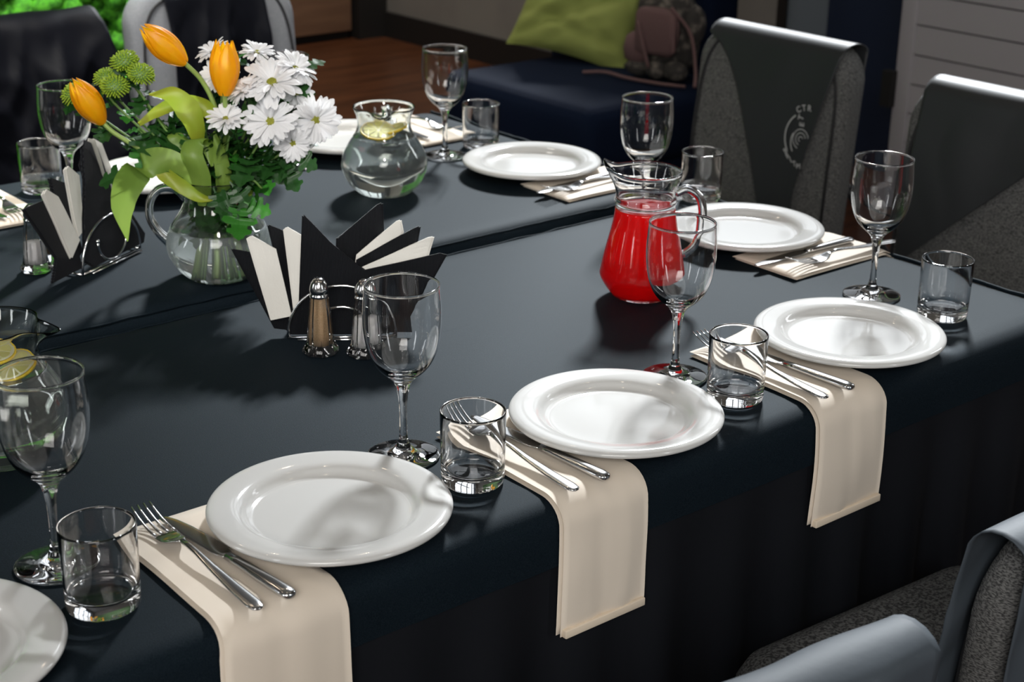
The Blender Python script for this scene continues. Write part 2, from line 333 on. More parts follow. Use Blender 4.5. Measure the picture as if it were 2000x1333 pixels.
def blob(rx, ry, rz_, c, sd=0, amp=0.12, fr=2.0, pw=1.0):
    vs = []
    for v in iv:
        d = 1+amp*nz(v.x*fr+sd, v.y*fr, v.z*fr)
        q = [math.copysign(abs(k)**pw, k) for k in v]; vs.append((c[0]+q[0]*rx*d, c[1]+q[1]*ry*d, c[2]+q[2]*rz_*d))
    return vs, if_
obj('body', blob(0.12, 0.085, 0.16, (0, 0.02, 0.16), 1, 0.3, 2, 0.8), 'bagdark', t)
obj('flap', blob(0.075, 0.030, 0.080, (0.005, -0.068, 0.165), 4, 0.08, 2, 0.38), 'pink', t)
obj('pocket', blob(0.045, 0.035, 0.055, (-0.075, -0.055, 0.10), 7, 0.1, 2, 0.7), 'pink', t)
obj('side_pocket', blob(0.035, 0.04, 0.07, (0.12, -0.02, 0.19), 9, 0.2), 'bagdark', t)
for s in (-1, 0, 1): obj('base_pocket', blob(0.045, 0.04, 0.035, (s*0.07, -0.05, 0.036), 12+s, 0.25), 'bagdark', t)
obj('strap', tube(smoothcurve([(0.06, -0.08, 0.25), (0.13, -0.07, 0.17), (0.17, -0.10, 0.06), (0.19, -0.14, 0.012)]), 0.006, 6), 'pink', t)
obj('strap', tube(smoothcurve([(-0.05, -0.10, 0.20), (-0.02, -0.115, 0.12), (0.0, -0.11, 0.05)]), 0.006, 6), 'pink', t)
obj('strap', tube(smoothcurve([(-0.24, -0.13, 0.008), (-0.17, -0.10, 0.012), (-0.08, -0.12, 0.008), (0.05, -0.14, 0.008), (0.15, -0.13, 0.008)]), 0.006, 6), 'pink', t)

# ------------------------------------------------------------------ tables under black cloth
def cloth_table(name, label, X0, X1, Y0, Y1, skirt_sides, sd):
    t = thing(name, label, 'tablecloth', ((X0+X1)/2, (Y0+Y1)/2, 0))
    cx, cyy = (X0+X1)/2, (Y0+Y1)/2; ax, ay = (X1-X0)/2, (Y1-Y0)/2
    # cross-section from the middle of the top out over the rounded edge and down to the seam
    prof = [(-0.30, 0), (-0.15, 0.0), (-0.05, 0.0), (-0.028, -0.0012), (-0.013, -0.005), (-0.004, -0.013), (0.0, -0.026), (0.001, -0.05), (0.0015, -0.078)]
    def perim(off, n=400):
        out = []; hx, hy = ax+off, ay+off; rc = 0.02+max(0, off)
        hx, hy = max(hx, 0.02), max(hy, 0.02); rc = min(rc, hx, hy)
        L = 2*(hx+hy)*2
        for k in range(n):
            s = k/n*4*(hx+hy) ; 
            if s < 2*hx: p = (-hx+s, -hy)
            elif s < 2*hx+2*hy: p = (hx, -hy+s-2*hx)
            elif s < 4*hx+2*hy: p = (hx-(s-2*hx-2*hy), hy)
            else: p = (-hx, hy-(s-4*hx-2*hy))
            qx, qy = p; mx, my = hx-rc, hy-rc
            if abs(qx) > mx and abs(qy) > my:
                dx, dy = abs(qx)-mx, abs(qy)-my; l = math.hypot(dx, dy)
                qx, qy = math.copysign(mx+dx/l*rc, qx), math.copysign(my+dy/l*rc, qy)
            out.append((qx, qy))
        return out
    N = 400; vs, fs = [], []
    for i, (off, dz) in enumerate(prof):
        for (x, y) in perim(off, N):
            w = 0.0015*nz(x*6+sd, y*6)+(0.004*nz(x*9+sd, y*9, 2) if dz < -0.03 else 0)
            zz = TZ+dz+0.0012*nz(x*3+sd, y*3, 5)
            l = math.hypot(x, y); vs.append((x*(1+w/l), y*(1+w/l), zz))
        if i:
            for k in range(N): a, b = (i-1)*N+k, (i-1)*N+(k+1) % N; fs.append((a, a+N, b+N, b))
    fs.append(tuple(range(N)))
    o = fixn(obj('cover', (vs, fs), 'cloth', t))
    # pleated skirt below the seam
    vs, fs = [], []; NS = 900; rows = [0.072, 0.085, 0.2, 0.35, 0.55, 0.735]
    for i, d in enumerate(rows):
        for k, (x, y) in enumerate(perim(0.0, NS)):
            amp = 0.0015+0.011*min(1, (d-0.07)/0.3); ph = k*0.42+2.2*nz(k*0.02, sd)
            w = amp*(math.sin(ph)+0.5*nz(k*0.11, d*2, sd))-0.004
            l = math.hypot(x, y); nxn, nyn = (0, math.copysign(1, y)) if abs(abs(y)-ay) < 0.02 else (math.copysign(1, x), 0)
            vs.append((x+nxn*w, y+nyn*w, TZ-d))
        if i:
            for k in range(NS): a, b = (i-1)*NS+k, (i-1)*NS+(k+1) % NS; fs.append((a, b, b+NS, a+NS))
    o = obj('skirt', (vs, fs), 'skirt', t); fixn(o)
    # seam cord under the edge
    return t
T1 = cloth_table('table', 'long banquet table nearer the camera under a black cloth with pleated skirt', -0.75, 2.165, 1.238, 2.058, 0, 1.3)
T2 = cloth_table('table', 'second banquet table behind the dark gap, under a black cloth', -0.75, 2.165, 2.100, 2.905, 0, 8.7)
# rumpled hem along the two facing edges and the right end
def hemline(parent, x0, x1, y, z, rad, sd, vertical=False):
    c = parent.location; pts = []
    n = 160
    for k in range(n+1):
        s = x0+(x1-x0)*k/n; a = 0.004*nz(s*14, sd)+0.002*nz(s*40, sd)
        p = (y+a, s, z+0.002*nz(s*20, sd, 4)) if vertical else (s, y+a, z+0.002*nz(s*20, sd, 4)); pts.append((p[0]-c.x, p[1]-c.y, p[2]))
    obj('hem', tube(pts, rad, 6), 'cloth', parent)
hemline(T1, -0.7, 2.15, 2.0545, TZ-0.0075, 0.0016, 2.0); hemline(T2, -0.7, 2.15, 2.1035, TZ-0.0075, 0.0016, 6.0)
hemline(T1, 1.26, 2.05, 2.160, TZ-0.0035, 0.0036, 4.0, True); hemline(T2, 2.12, 2.89, 2.160, TZ-0.0035, 0.0036, 9.0, True)

# ------------------------------------------------------------------ tableware
def plate_proto():
    t = thing('plate', '', 'plate')
    prof = [(0, 0.0065), (0.03, 0.0065), (0.078, 0.0066), (0.087, 0.0075), (0.0925, 0.0105), (0.0965, 0.0150), (0.101, 0.0180), (0.108, 0.0198), (0.118, 0.0212), (0.126, 0.0216), (0.132, 0.0203), (0.1350, 0.0172), (0.1345, 0.0140), (0.131, 0.0125), (0.118, 0.0122), (0.104, 0.0105), (0.094, 0.0055), (0.088, 0.0015), (0.085, 0.0), (0.080, 0.0), (0.078, 0.002), (0, 0.002)]
    prof = [(max(p.x, 0), p.y) for p in (Vector((a, b, 0)) for a, b in prof)]
    sm = smoothcurve([(a, b, 0) for a, b in prof], 3); pr = [(max(0, p.x), p.y) for p in sm]; pr[0] = (0, prof[0][1]); pr[-1] = (0, 0.002)
    pr = [pr[0]]+[p for p in pr[1:-1] if p[0] > 0.001]+[pr[-1]]
    k = next(i for i, p in enumerate(pr) if p[0] > 0.089)
    obj('well', lathe(pr[:k+1], 96), 'china', t); obj('rim', lathe(pr[k:], 96), 'china', t)
    return t
def glass_proto():
    t = thing('wine_glass', '', 'wine glass'); g = []
    outer = [(0.0440, 0.0012), (0.0438, 0.0026), (0.036, 0.0042), (0.022, 0.0068), (0.012, 0.0115), (0.0068, 0.0185), (0.0050, 0.030), (0.0046, 0.050), (0.0052, 0.070), (0.0072, 0.086), (0.0105, 0.0965), (0.0165, 0.1035), (0.0265, 0.1120), (0.0350, 0.1230), (0.0410, 0.137), (0.0448, 0.154), (0.0465, 0.172), (0.0465, 0.188), (0.0455, 0.204), (0.0444, 0.2165), (0.0447, 0.2182), (0.0445, 0.2196)]
    inner = [(0.0438, 0.2202), (0.0431, 0.2196), (0.0429, 0.2182), (0.0431, 0.2165), (0.0442, 0.204), (0.0452, 0.188), (0.0452, 0.172), (0.0435, 0.154), (0.0397, 0.137), (0.0335, 0.124), (0.0240, 0.1145), (0.0130, 0.1078), (0.0, 0.1060)]
    so_ = [(p.x, p.y) for p in smoothcurve([(a, b, 0) for a, b in outer], 3)]
    si_ = [(max(0, p.x), p.y) for p in smoothcurve([(a, b, 0) for a, b in inner], 2)]
    si_[-1] = (0, 0.106)
    a = next(i for i, p in enumerate(so_) if p[1] > 0.018); b = next(i for i, p in enumerate(so_) if p[1] > 0.0965)
    obj('foot', lathe([(0, 0.0016), (0.02, 0.0012), (0.0432, 0.0004)]+so_[:a+1], 64), 'glass', t)
    obj('stem', lathe(so_[a:b+1], 64), 'glass', t); obj('bowl', lathe(so_[b:]+si_, 64), 'glass', t)
    return t
def tumbler_proto():
    t = thing('tumbler', '', 'glass')
    pr = [(0, 0.0010), (0.030, 0.0006), (0.0345, 0.0012), (0.0368, 0.004), (0.0374, 0.010), (0.0376, 0.030), (0.0381, 0.060), (0.0385, 0.0885), (0.0384, 0.0912), (0.0374, 0.0920), (0.0365, 0.0910), (0.0362, 0.0885), (0.0358, 0.060), (0.0353, 0.030), (0.0348, 0.0215), (0.0325, 0.0172), (0.026, 0.0152), (0, 0.0145)]
    obj('base', lathe(pr[:5], 64), 'glass', t); obj('wall', lathe(pr[4:], 64), 'glass', t)
    return t
def fork_proto():
    t = thing('fork', '', 'fork')
    # handle end at y=0, tines towards +y, length 0.255
    hs = [(0.000, 0, 0.0035, 0.0035, 0.0012), (0.003, 0, 0.0035, 0.0068, 0.0018), (0.012, 0, 0.0038, 0.0088, 0.0019), (0.05, 0, 0.0052, 0.0075, 0.0019), (0.095, 0, 0.0085, 0.0050, 0.0019), (0.125, 0, 0.0120, 0.0036, 0.0021), (0.145, 0, 0.0130, 0.0032, 0.0022), (0.158, 0, 0.0125, 0.0036, 0.0020)]
    obj('handle', loft(hs), 'steel', t)
    hd = [(0.156, 0, 0.0127, 0.0036, 0.0019), (0.164, 0, 0.0105, 0.0070, 0.0014), (0.172, 0, 0.0072, 0.0112, 0.0012), (0.180, 0, 0.0052, 0.0132, 0.0011), (0.189, 0, 0.0046, 0.0138, 0.0011), (0.194, 0, 0.0048, 0.0139, 0.0011)]
    obj('head', loft(hd), 'steel', t)
    for k in range(4):
        x = -0.0116+k*0.00773; ts = []
        for i in range(7):
            s = i/6; ts.append((0.193+0.058*s, x*(1-0.06*s), 0.0048+0.0135*s*s-0.001*s, 0.0022*(1-0.55*s), 0.0010*(1-0.3*s)))
        obj('tine', loft(ts, 8), 'steel', t)
    return t
def knife_proto():
    t = thing('knife', '', 'knife')
    hs = [(0.000, 0, 0.0045, 0.0045, 0.0025), (0.003, 0, 0.0048, 0.0078, 0.0042), (0.012, 0, 0.0050, 0.0090, 0.0047), (0.05, 0, 0.0050, 0.0080, 0.0045), (0.095, 0, 0.0048, 0.0063, 0.0040), (0.112, 0, 0.0046, 0.0058, 0.0036)]
    obj('handle', loft(hs), 'steel', t)
    bs = [(0.111, 0, 0.0046, 0.0052, 0.0016), (0.120, 0.0008, 0.0042, 0.0085, 0.0010), (0.130, 0.0018, 0.0038, 0.0108, 0.0008), (0.160, 0.0014, 0.0036, 0.0108, 0.0008), (0.195, 0.0002, 0.0036, 0.0098, 0.0007), (0.218, -0.0015, 0.0038, 0.0078, 0.0007), (0.230, -0.0030, 0.0040, 0.0052, 0.0006), (0.2355, -0.0042, 0.0042, 0.0020, 0.0005)]
    obj('blade', loft(bs), 'steel', t)
    return t
def napkin_thing(loc, rz, label, inside=0.235, drop=0.165, w0=0.134, w1=0.142, sd=0.0, skew=0.0):
    t = thing('linen_napkin', label, 'napkin', loc, rz, 'cream linen napkins laid at the places')
    def layer(off, thick, shift, ins, drp, seg):
        # path: from the inner end along the table, round the edge, hanging down (outer side = -y)
        path = []
        for k in range(13): path.append((ins*(1-k/12)+0.028*(k/12), TZ+off, 0, 1))
        rr = 0.030+off
        for k in range(1, 8):
            a = k/8*PI/2; path.append((0.028-rr*math.sin(a), TZ+off-rr*(1-math.cos(a)), -math.sin(a), math.cos(a)))
        for k in range(11): path.append((0.028-rr-0.003*math.sin(k/10*PI), TZ+off-rr-(drp-0.03)*k/10, -1, 0))
        nW = 14; vs = []; n = len(path)
        for side in (1, -1):
            for i, (y, z, ny, nzz) in enumerate(path):
                s = i/(n-1); w = w0+(w1-w0)*s
                for j in range(nW+1):
                    u = j/nW*2-1; edge = 1-abs(u)**6
                    e2 = 1.0 if 0 < i < n-1 else 0.25
                    hgt = thick*0.5*(1+side*edge*e2)+ (0.0022*nz(u*1.5+sd, s*4+sd)+0.0016*nz(u*3, s*2.5+sd, 4) if i > 1 else 0)*(0.6+s)
                    hgt = max(hgt, 0.0004*(1 if side < 0 else 2)) if i < 14 else hgt
                    x = u*w/2+shift+skew*s+0.002*nz(s*5, sd+u)
                    vs.append((x, y+ny*hgt, z+nzz*hgt))
        fs = []; S = n*(nW+1)
        for i in range(n-1):
            for j in range(nW):
                a = i*(nW+1)+j; fs.append((a, a+1, a+nW+2, a+nW+1)); fs.append((S+a, S+a+nW+1, S+a+nW+2, S+a+1))
        for i in range(n-1):
            for j in (0, nW):
                a = i*(nW+1)+j; fs.append((a, a+nW+1, S+a+nW+1, S+a))
        for j in range(nW):
            a = j; fs.append((a, S+a, S+a+1, a+1)); a = (n-1)*(nW+1)+j; fs.append((a, a+1, S+a+1, S+a))
        return vs, fs
    fixn(obj('under_layer', layer(0.0005, 0.0035, -0.003, inside-0.004, drop-0.002, 0), 'linen', t))
    fixn(obj('top_layer', layer(0.0045, 0.0040, 0.0, inside, drop, 0), 'linen', t))
    yh = 0.028-0.030-0.0045-0.0052; zb = TZ+0.0045-0.0345-(drop-0.03); o = bevelled('hem', box(-w1/2+skew+0.003, w1/2+skew-0.003, yh-0.0034, yh+0.0040, zb-0.0005, zb+0.010), 'hem', t, 0.001, 2)
    return t
PROT = {'plate': plate_proto(), 'glass': glass_proto(), 'tumbler': tumbler_proto(), 'fork': fork_proto(), 'knife': knife_proto()}
GROUPS = {'plate': 'white dinner plates round the table', 'glass': 'wine glasses round the table', 'tumbler': 'water tumblers round the table', 'fork': 'forks on the linen napkins', 'knife': 'knives on the linen napkins'}
USED = {}
def put(kind, x, y, z, label, rz=0.0, rx=0.0):
    o = PROT[kind] if kind not in USED else copy_tree(PROT[kind])
    USED[kind] = 1; o.location = (x, y, z); o.rotation_euler = (rx, 0, rz); o['label'] = label; o['group'] = GROUPS[kind]; return o
NOM = TZ+0.0095       # top of a folded napkin
# (plate, glass, tumbler, napkin origin (x,y on the table edge), napkin yaw, fork (x,y,yaw), knife (x,y,yaw), words)
def setting(w, plate, glass, tumbler, nap, fork, knife, **kw):
    if plate: put('plate', plate[0], plate[1], plate[3] if len(plate) > 3 else TZ+0.0012, w['plate'], plate[2] if len(plate) > 2 else 0.0)
    if glass: put('glass', glass[0], glass[1], TZ+0.001, w['glass'], rnd.uniform(0, 6))
    if tumbler: put('tumbler', tumbler[0], tumbler[1], TZ+0.001, w['tumbler'], rnd.uniform(0, 6))
    if nap: napkin_thing((nap[0], nap[1], 0), nap[2], w['napkin'], sd=nap[0]*7+nap[1]*3, **kw)
    if fork: put('fork', fork[0], fork[1], NOM, w['fork'], fork[2], 0.0)
    if knife: put('knife', knife[0], knife[1], NOM, w['knife'], knife[2], 0.0)
E0 = 1.238
RAISE = TZ+0.009
def words(place, **over):
    d = {'plate': 'glossy white dinner plate, '+place, 'glass': 'empty stemmed wine glass, '+place, 'tumbler': 'empty thick-based tumbler, '+place,
         'napkin': 'cream linen napkin, '+place, 'fork': 'steel dinner fork, '+place, 'knife': 'steel table knife, '+place}
    d.update(over); return d
setting(words('', plate='white dinner plate cut off by the bottom left corner of the photo', glass='wine glass in front of the left-edge lemon water jug', tumbler='tumbler at the lower left, between cut-off plate and nearest napkin'),
        (0.416, 1.359), (0.598, 1.456), (0.599, 1.352), None, None, None)
setting(words('', plate='nearest whole white dinner plate, lower left of centre', glass='wine glass in front of the pepper and salt shakers', tumbler='tumbler between the two nearest whole plates',
        napkin='cream napkin running off the bottom of the photo, under the nearest plate', fork='fork nearest the camera, on the napkin off the bottom edge', knife='knife nearest the camera, beside the nearest whole plate'),
        (0.874, 1.357, 0.3, RAISE), (1.042, 1.452), (1.064, 1.345), (0.738, E0, 0.0), (0.7075, 1.232, R(-0.5)), (0.745, 1.232, R(4)), drop=0.24, w0=0.132, w1=0.150)
setting(words('', plate='white dinner plate at centre front with bright window reflection', glass='wine glass overlapping the red juice jug', tumbler='tumbler between the window-lit plate and the third front plate',
        napkin='cream napkin hanging over the front edge at photo centre', fork='fork seen through the tumbler, on the centre front napkin', knife='knife beside the front plate with bright window reflection'),
        (1.299, 1.353, 1.2, RAISE), (1.480, 1.430), (1.490, 1.328), (1.172, E0, 0.0), (1.129, 1.236, R(-2)), (1.177, 1.236, R(3)), w0=0.130, w1=0.134, drop=0.17)
setting(words('', plate='white dinner plate at the near right corner of the table', glass='wine glass at the right, in front of the right grey chair', tumbler='tumbler nearest the right edge of the photo',
        napkin='cream napkin hanging furthest right over the front edge', fork='fork half behind the tumbler, on the rightmost hanging napkin', knife='knife beside the near right corner plate'),
        (1.756, 1.358, 2.1, RAISE), (1.960, 1.480), (1.969, 1.354), (1.618, E0, 0.0), (1.566, 1.237, R(-4)), (1.617, 1.236, R(3)), w0=0.132, w1=0.140, drop=0.168)
RE = 2.165
setting(words('', plate='white dinner plate right of the red juice jug', glass='wine glass behind the red juice jug', tumbler='tumbler behind the red jug handle, in front of logo apron',
        napkin='cream napkin on the right end, beside the plate right of the red jug', fork='fork pointing left on the napkin right of the red jug', knife='knife with white glare on the napkin right of the red jug'),
        (2.010, 1.796, 0.0, RAISE), (1.958, 1.992), (2.129, 2.016), (RE, 1.667, R(90)), (2.185, 1.613, R(87)), (2.130, 1.660, R(88)), drop=0.09, inside=0.25)
setting(words('', plate='white dinner plate between lemon water jug and red jug', glass='far wine glass beside the lemon water jug', tumbler='far tumbler right of the far wine glass',
        napkin='cream napkin left of the red jug, under the far plate', fork='fork on the napkin left of the red jug', knife='knife under the fork, left of the red jug'),
        (1.999, 2.347, 0.0, RAISE), (1.937, 2.545), (2.043, 2.562), (RE, 2.215, R(90)), (2.145, 2.190, R(91)), (2.120, 2.214, R(93)), drop=0.09, inside=0.25)
BE = 2.905
setting(words('', plate='white dinner plate half behind the daisies and lemon water jug', glass='wine glass half hidden behind the white daisies',
        napkin='cream napkin behind the far wine glass, by the table corner', fork='fork on the napkin behind the far wine glass', knife='knife on the napkin behind the far wine glass'),
        (1.82, 2.715, 0.0, RAISE), (1.645, 2.665), None, (2.012, BE, R(180)), (2.03, 2.895, R(184)), (1.985, 2.875, R(176)), drop=0.1, inside=0.28)
setting(words('', plate='white dinner plate behind the flower jug handle', glass='wine glass at upper left, behind the leftmost tulip', tumbler='tumbler at the left, behind the left paper napkin holder',
        napkin='cream napkin mostly hidden behind the flower jug'),
        (1.385, 2.69, 0.0, RAISE), (1.191, 2.669), (1.188, 2.79), (1.525, BE, R(180)), None, None, drop=0.1, inside=0.29)
setting(words('', napkin='cream napkin at the left edge, behind the left salt shaker', fork='fork at the left edge on the far left napkin', knife='knife at the left edge on the far left napkin'),
        None, None, None, (1.055, BE, R(180)), (1.085, 2.86, R(178)), (1.03, 2.86, R(184)), drop=0.1, inside=0.30)

# ------------------------------------------------------------------ jugs
def jug_body(H=0.162, phi=0.0, sc=1.0, seg=72):
    outer = [(0, 0.0008), (0.040, 0.0008), (0.0470, 0.0020), (0.056, 0.0085), (0.0685, 0.023), (0.0775, 0.043), (0.0795, 0.058), (0.0760, 0.075), (0.0660, 0.094), (0.0555, 0.110), (0.0500, 0.124), (0.0490, 0.136), (0.0515, 0.149), (0.0570, 0.162)]
    inner = [(0.0566, 0.1636), (0.0554, 0.1620), (0.0496, 0.149), (0.0470, 0.136), (0.0478, 0.124), (0.0532, 0.110), (0.0636, 0.094), (0.0735, 0.075), (0.0768, 0.058), (0.0748, 0.043), (0.0655, 0.024), (0.052, 0.0105), (0.040, 0.0060), (0, 0.0052)]
    so_ = [(max(0, p.x), p.y) for p in smoothcurve([(a, b, 0) for a, b in outer], 3)]; si_ = [(max(0, p.x), p.y) for p in smoothcurve([(a, b, 0) for a, b in inner], 3)]
    so_ = [so_[0]]+[p for p in so_[1:] if p[0] > 0.002]; si_ = [p for p in si_[:-1] if p[0] > 0.002]+[si_[-1]]
    def dfm(p, a, r, z):
        d = (a-phi+PI) % (2*PI)-PI; k = max(0, (z-0.128)/0.035)
        g = math.exp(-(d/0.24)**2)*k**1.6; g2 = -0.10*math.exp(-((abs(d)-0.55)/0.25)**2)*k
        s = 1+0.42*g+g2; return (p[0]*s, p[1]*s, z-0.004*g)
    vs, fs = lathe(so_+si_, seg, dfm); return [Vector(v)*sc for v in vs], fs
def jug_inner(z0, z1, rad_off=0.0003, seg=64, sc=1.0):
    inner = [(0.0, 0.0048), (0.042, 0.0049), (0.0535, 0.0068), (0.0685, 0.023), (0.0775, 0.043), (0.0795, 0.058), (0.0760, 0.075), (0.0660, 0.094), (0.0555, 0.110), (0.0500, 0.124), (0.0490, 0.136)]
    sm = [(max(0, p.x), p.y) for p in smoothcurve([(a, b, 0) for a, b in inner], 4)]
    pr = [p for p in sm if p[1] < z1-0.001]; nxt = next(p for p in sm if p[1] >= z1-0.001)
    t_ = (z1-pr[-1][1])/(nxt[1]-pr[-1][1]+1e-9); rt = pr[-1][0]+(nxt[0]-pr[-1][0])*t_
    pr = [(0, pr[0][1])]+[(r+rad_off, z) for r, z in pr if r > 0.002]+[(rt+rad_off, z1+0.0012), (rt-0.0015, z1), (rt*0.5, z1-0.0002), (0, z1-0.0002)]
    vs, fs = lathe(pr, seg); return [Vector(v)*sc for v in vs], fs
def jug_handle(ang, kind=0):
    d = Vector((math.cos(ang), math.sin(ang), 0)); zz = Vector((0, 0, 1))
    pts = [d*0.047+zz*0.128, d*0.062+zz*0.140, d*0.088+zz*0.139, d*0.105+zz*0.117, d*0.106+zz*0.090, d*0.094+zz*0.068, d*0.077+zz*0.052]
    P = smoothcurve(pts, 6); n = len(P); return tube(P, [0.0062+0.0030*abs(i/(n-1)*2-1)**2 for i in range(n)], 14)
CR = w2(1, 0, 0); CB = w2(0, 1, 0)            # horizontal unit directions: to the right of, and away from, the photographer
angR = math.atan2(CR.y, CR.x); angB = math.atan2(CB.y, CB.x)
def lemon_slice(name_label, loc, rot, r=0.031):
    t = thing('lemon_slice', name_label, 'lemon slice', loc, 0); t.rotation_euler = (Matrix.Rotation(R(rot[0]), 3, CR) @ Matrix.Rotation(R(rot[1]), 3, CB) @ Matrix.Rotation(rot[2], 3, 'Z')).to_euler()
    obj('rind', lathe([(r-0.002, -0.0022), (r, -0.0015), (r, 0.0015), (r-0.002, 0.0022), (r-0.002, -0.0022)], 48), 'rind', t)
    obj('pith', lathe([(0, -0.0019), (r-0.0018, -0.0019), (r-0.0018, 0.0019), (0, 0.0019)], 48), 'pith', t)
    def seg_():
        vs, fs = [], []
        for k in range(9):
            a0, a1 = 2*PI*k/9+0.05, 2*PI*(k+1)/9-0.05; ring = [(0.003*math.cos((a0+a1)/2), 0.003*math.sin((a0+a1)/2))]
            for j in range(5): a = a0+(a1-a0)*j/4; rr = (r-0.0052)*(1 if 0 < j < 4 else 0.95); ring.append((rr*math.cos(a), rr*math.sin(a)))
            n0 = len(vs)
            for zz in (-0.0024, 0.0024): vs += [(x, y, zz) for x, y in ring]
            m_ = len(ring); fs.append(tuple(n0+m_-1-i for i in range(m_))); fs.append(tuple(n0+m_+i for i in range(m_)))
            for i in range(m_): fs.append((n0+i, n0+(i+1) % m_, n0+m_+(i+1) % m_, n0+m_+i))
        return vs, fs
    obj('flesh', seg_(), 'lemon', t, False); return t
# lemon water jug, far
J2 = thing('glass_jug', 'round glass jug of water with lemon, behind the red jug and left of it', 'jug', (1.690, 2.405, TZ+0.0005))
fixn(obj('body', jug_body(phi=angB+PI), 'jugglass', J2)); obj('handle', jug_handle(angB), 'jugglass', J2); fixn(obj('water', jug_inner(0, 0.108), 'water', J2))
lemon_slice('lemon slice facing the camera in the far water jug', (1.690-CR.x*0.010-CB.x*0.006, 2.405-CR.y*0.010-CB.y*0.006, TZ+0.119), (16, 4, 0.6), 0.033)
lemon_slice('lemon slice tilted behind the other in the far water jug', (1.690+CR.x*0.015+CB.x*0.010, 2.405+CR.y*0.015+CB.y*0.010, TZ+0.119), (2, -16, 0.2), 0.029)
# lemon water jug at the left edge
J3 = thing('glass_jug', 'lemon water jug cut off by the left edge of the photo', 'jug', (0.665, 1.745, TZ+0.0005)); J3.scale = (1.04,)*3
fixn(obj('body', jug_body(phi=angR-0.12), 'jugglass', J3)); obj('handle', jug_handle(angR+PI), 'jugglass', J3); fixn(obj('water', jug_inner(0, 0.108), 'water', J3))
lemon_slice('lemon slice nearer the spout in the left-edge jug', (0.665+CR.x*0.016-CB.x*0.004, 1.745+CR.y*0.016-CB.y*0.004, TZ+0.1185), (14, -6, 0.6), 0.033)
lemon_slice('lemon slice further back in the left-edge jug', (0.665-CR.x*0.010+CB.x*0.012, 1.745-CR.y*0.010+CB.y*0.012, TZ+0.130), (8, 6, 0.1), 0.031)
# flower jug
VX, VY = 1.205, 2.170
J1 = thing('flower_jug', 'round glass jug holding the bunch of flowers', 'jug', (VX, VY, TZ+0.0005)); J1.scale = (1.02, 1.02, 1.0)
fixn(obj('body', jug_body(phi=angR+0.3), 'jugglass', J1)); obj('handle', jug_handle(angR+PI-0.1), 'jugglass', J1); fixn(obj('water', jug_inner(0, 0.084), 'vasewater', J1))
# red juice carafe
JR = thing('juice_jug', 'glass jug with pouring lip filled with bright red juice', 'jug', (1.676, 1.700, TZ+0.0005))
ro = [(0, 0.0008), (0.038, 0.0008), (0.0455, 0.0020), (0.0520, 0.010), (0.0600, 0.022), (0.0655, 0.0335), (0.0650, 0.042), (0.0618, 0.060), (0.0560, 0.085), (0.0500, 0.110), (0.0465, 0.130), (0.0450, 0.144), (0.0470, 0.149), (0.0478, 0.153), (0.0462, 0.157), (0.0455, 0.162), (0.0475, 0.174), (0.0520, 0.186), (0.0540, 0.194), (0.0535, 0.199)]
ri = [(0.0520, 0.2000), (0.0508, 0.197), (0.0500, 0.188), (0.0455, 0.174), (0.0432, 0.162), (0.0430, 0.150), (0.0428, 0.144), (0.0442, 0.130), (0.0478, 0.110), (0.0538, 0.085), (0.0595, 0.060), (0.0626, 0.042), (0.0630, 0.0345), (0.0575, 0.0235), (0.049, 0.0120), (0.040, 0.0070), (0, 0.0062)]
def rdef(p, a, r, z):
    d = (a-(angR+PI)+PI+0.0) % (2*PI)-PI; k = max(0, (z-0.165)/0.035)
    g = math.exp(-(d/0.42)**2)*min(k, 1.1)**1.5; return (p[0]*(1+0.26*g), p[1]*(1+0.26*g), z+0.016*g)
so_ = [(max(0, p.x), p.y) for p in smoothcurve([(a, b, 0) for a, b in ro], 3)]; si_ = [(max(0, p.x), p.y) for p in smoothcurve([(a, b, 0) for a, b in ri], 3)]
so_ = [so_[0]]+[p for p in so_[1:] if p[0] > 0.002]; si_ = [p for p in si_[:-1] if p[0] > 0.002]+[si_[-1]]
fixn(obj('body', lathe(so_+si_, 72, rdef), 'glass', JR))
ji = [(max(0, p.x), p.y) for p in smoothcurve([(a, b, 0) for a, b in ro[2:12]], 4)]
ji = [(0, 0.0064), (0.044, 0.0066)]+[(r+0.0003, z) for r, z in ji if 0.007 < z < 0.1395]+[(0.0455, 0.1405), (0.0425, 0.1402), (0.02, 0.1396), (0, 0.1396)]
fixn(obj('juice', lathe(ji, 64), 'juice', JR))
d = Vector((math.cos(angR), math.sin(angR), 0)); zz = Vector((0, 0, 1))
P = smoothcurve([d*0.045+zz*0.164, d*0.062+zz*0.171, d*0.080+zz*0.160, d*0.087+zz*0.140, d*0.087+zz*0.110, d*0.083+zz*0.086, d*0.067+zz*0.070, d*0.058+zz*0.068], 6)
n = len(P); obj('handle', tube(P, [0.0068 if i < n-4 else 0.0056 for i in range(n)], 14), 'glass', JR)

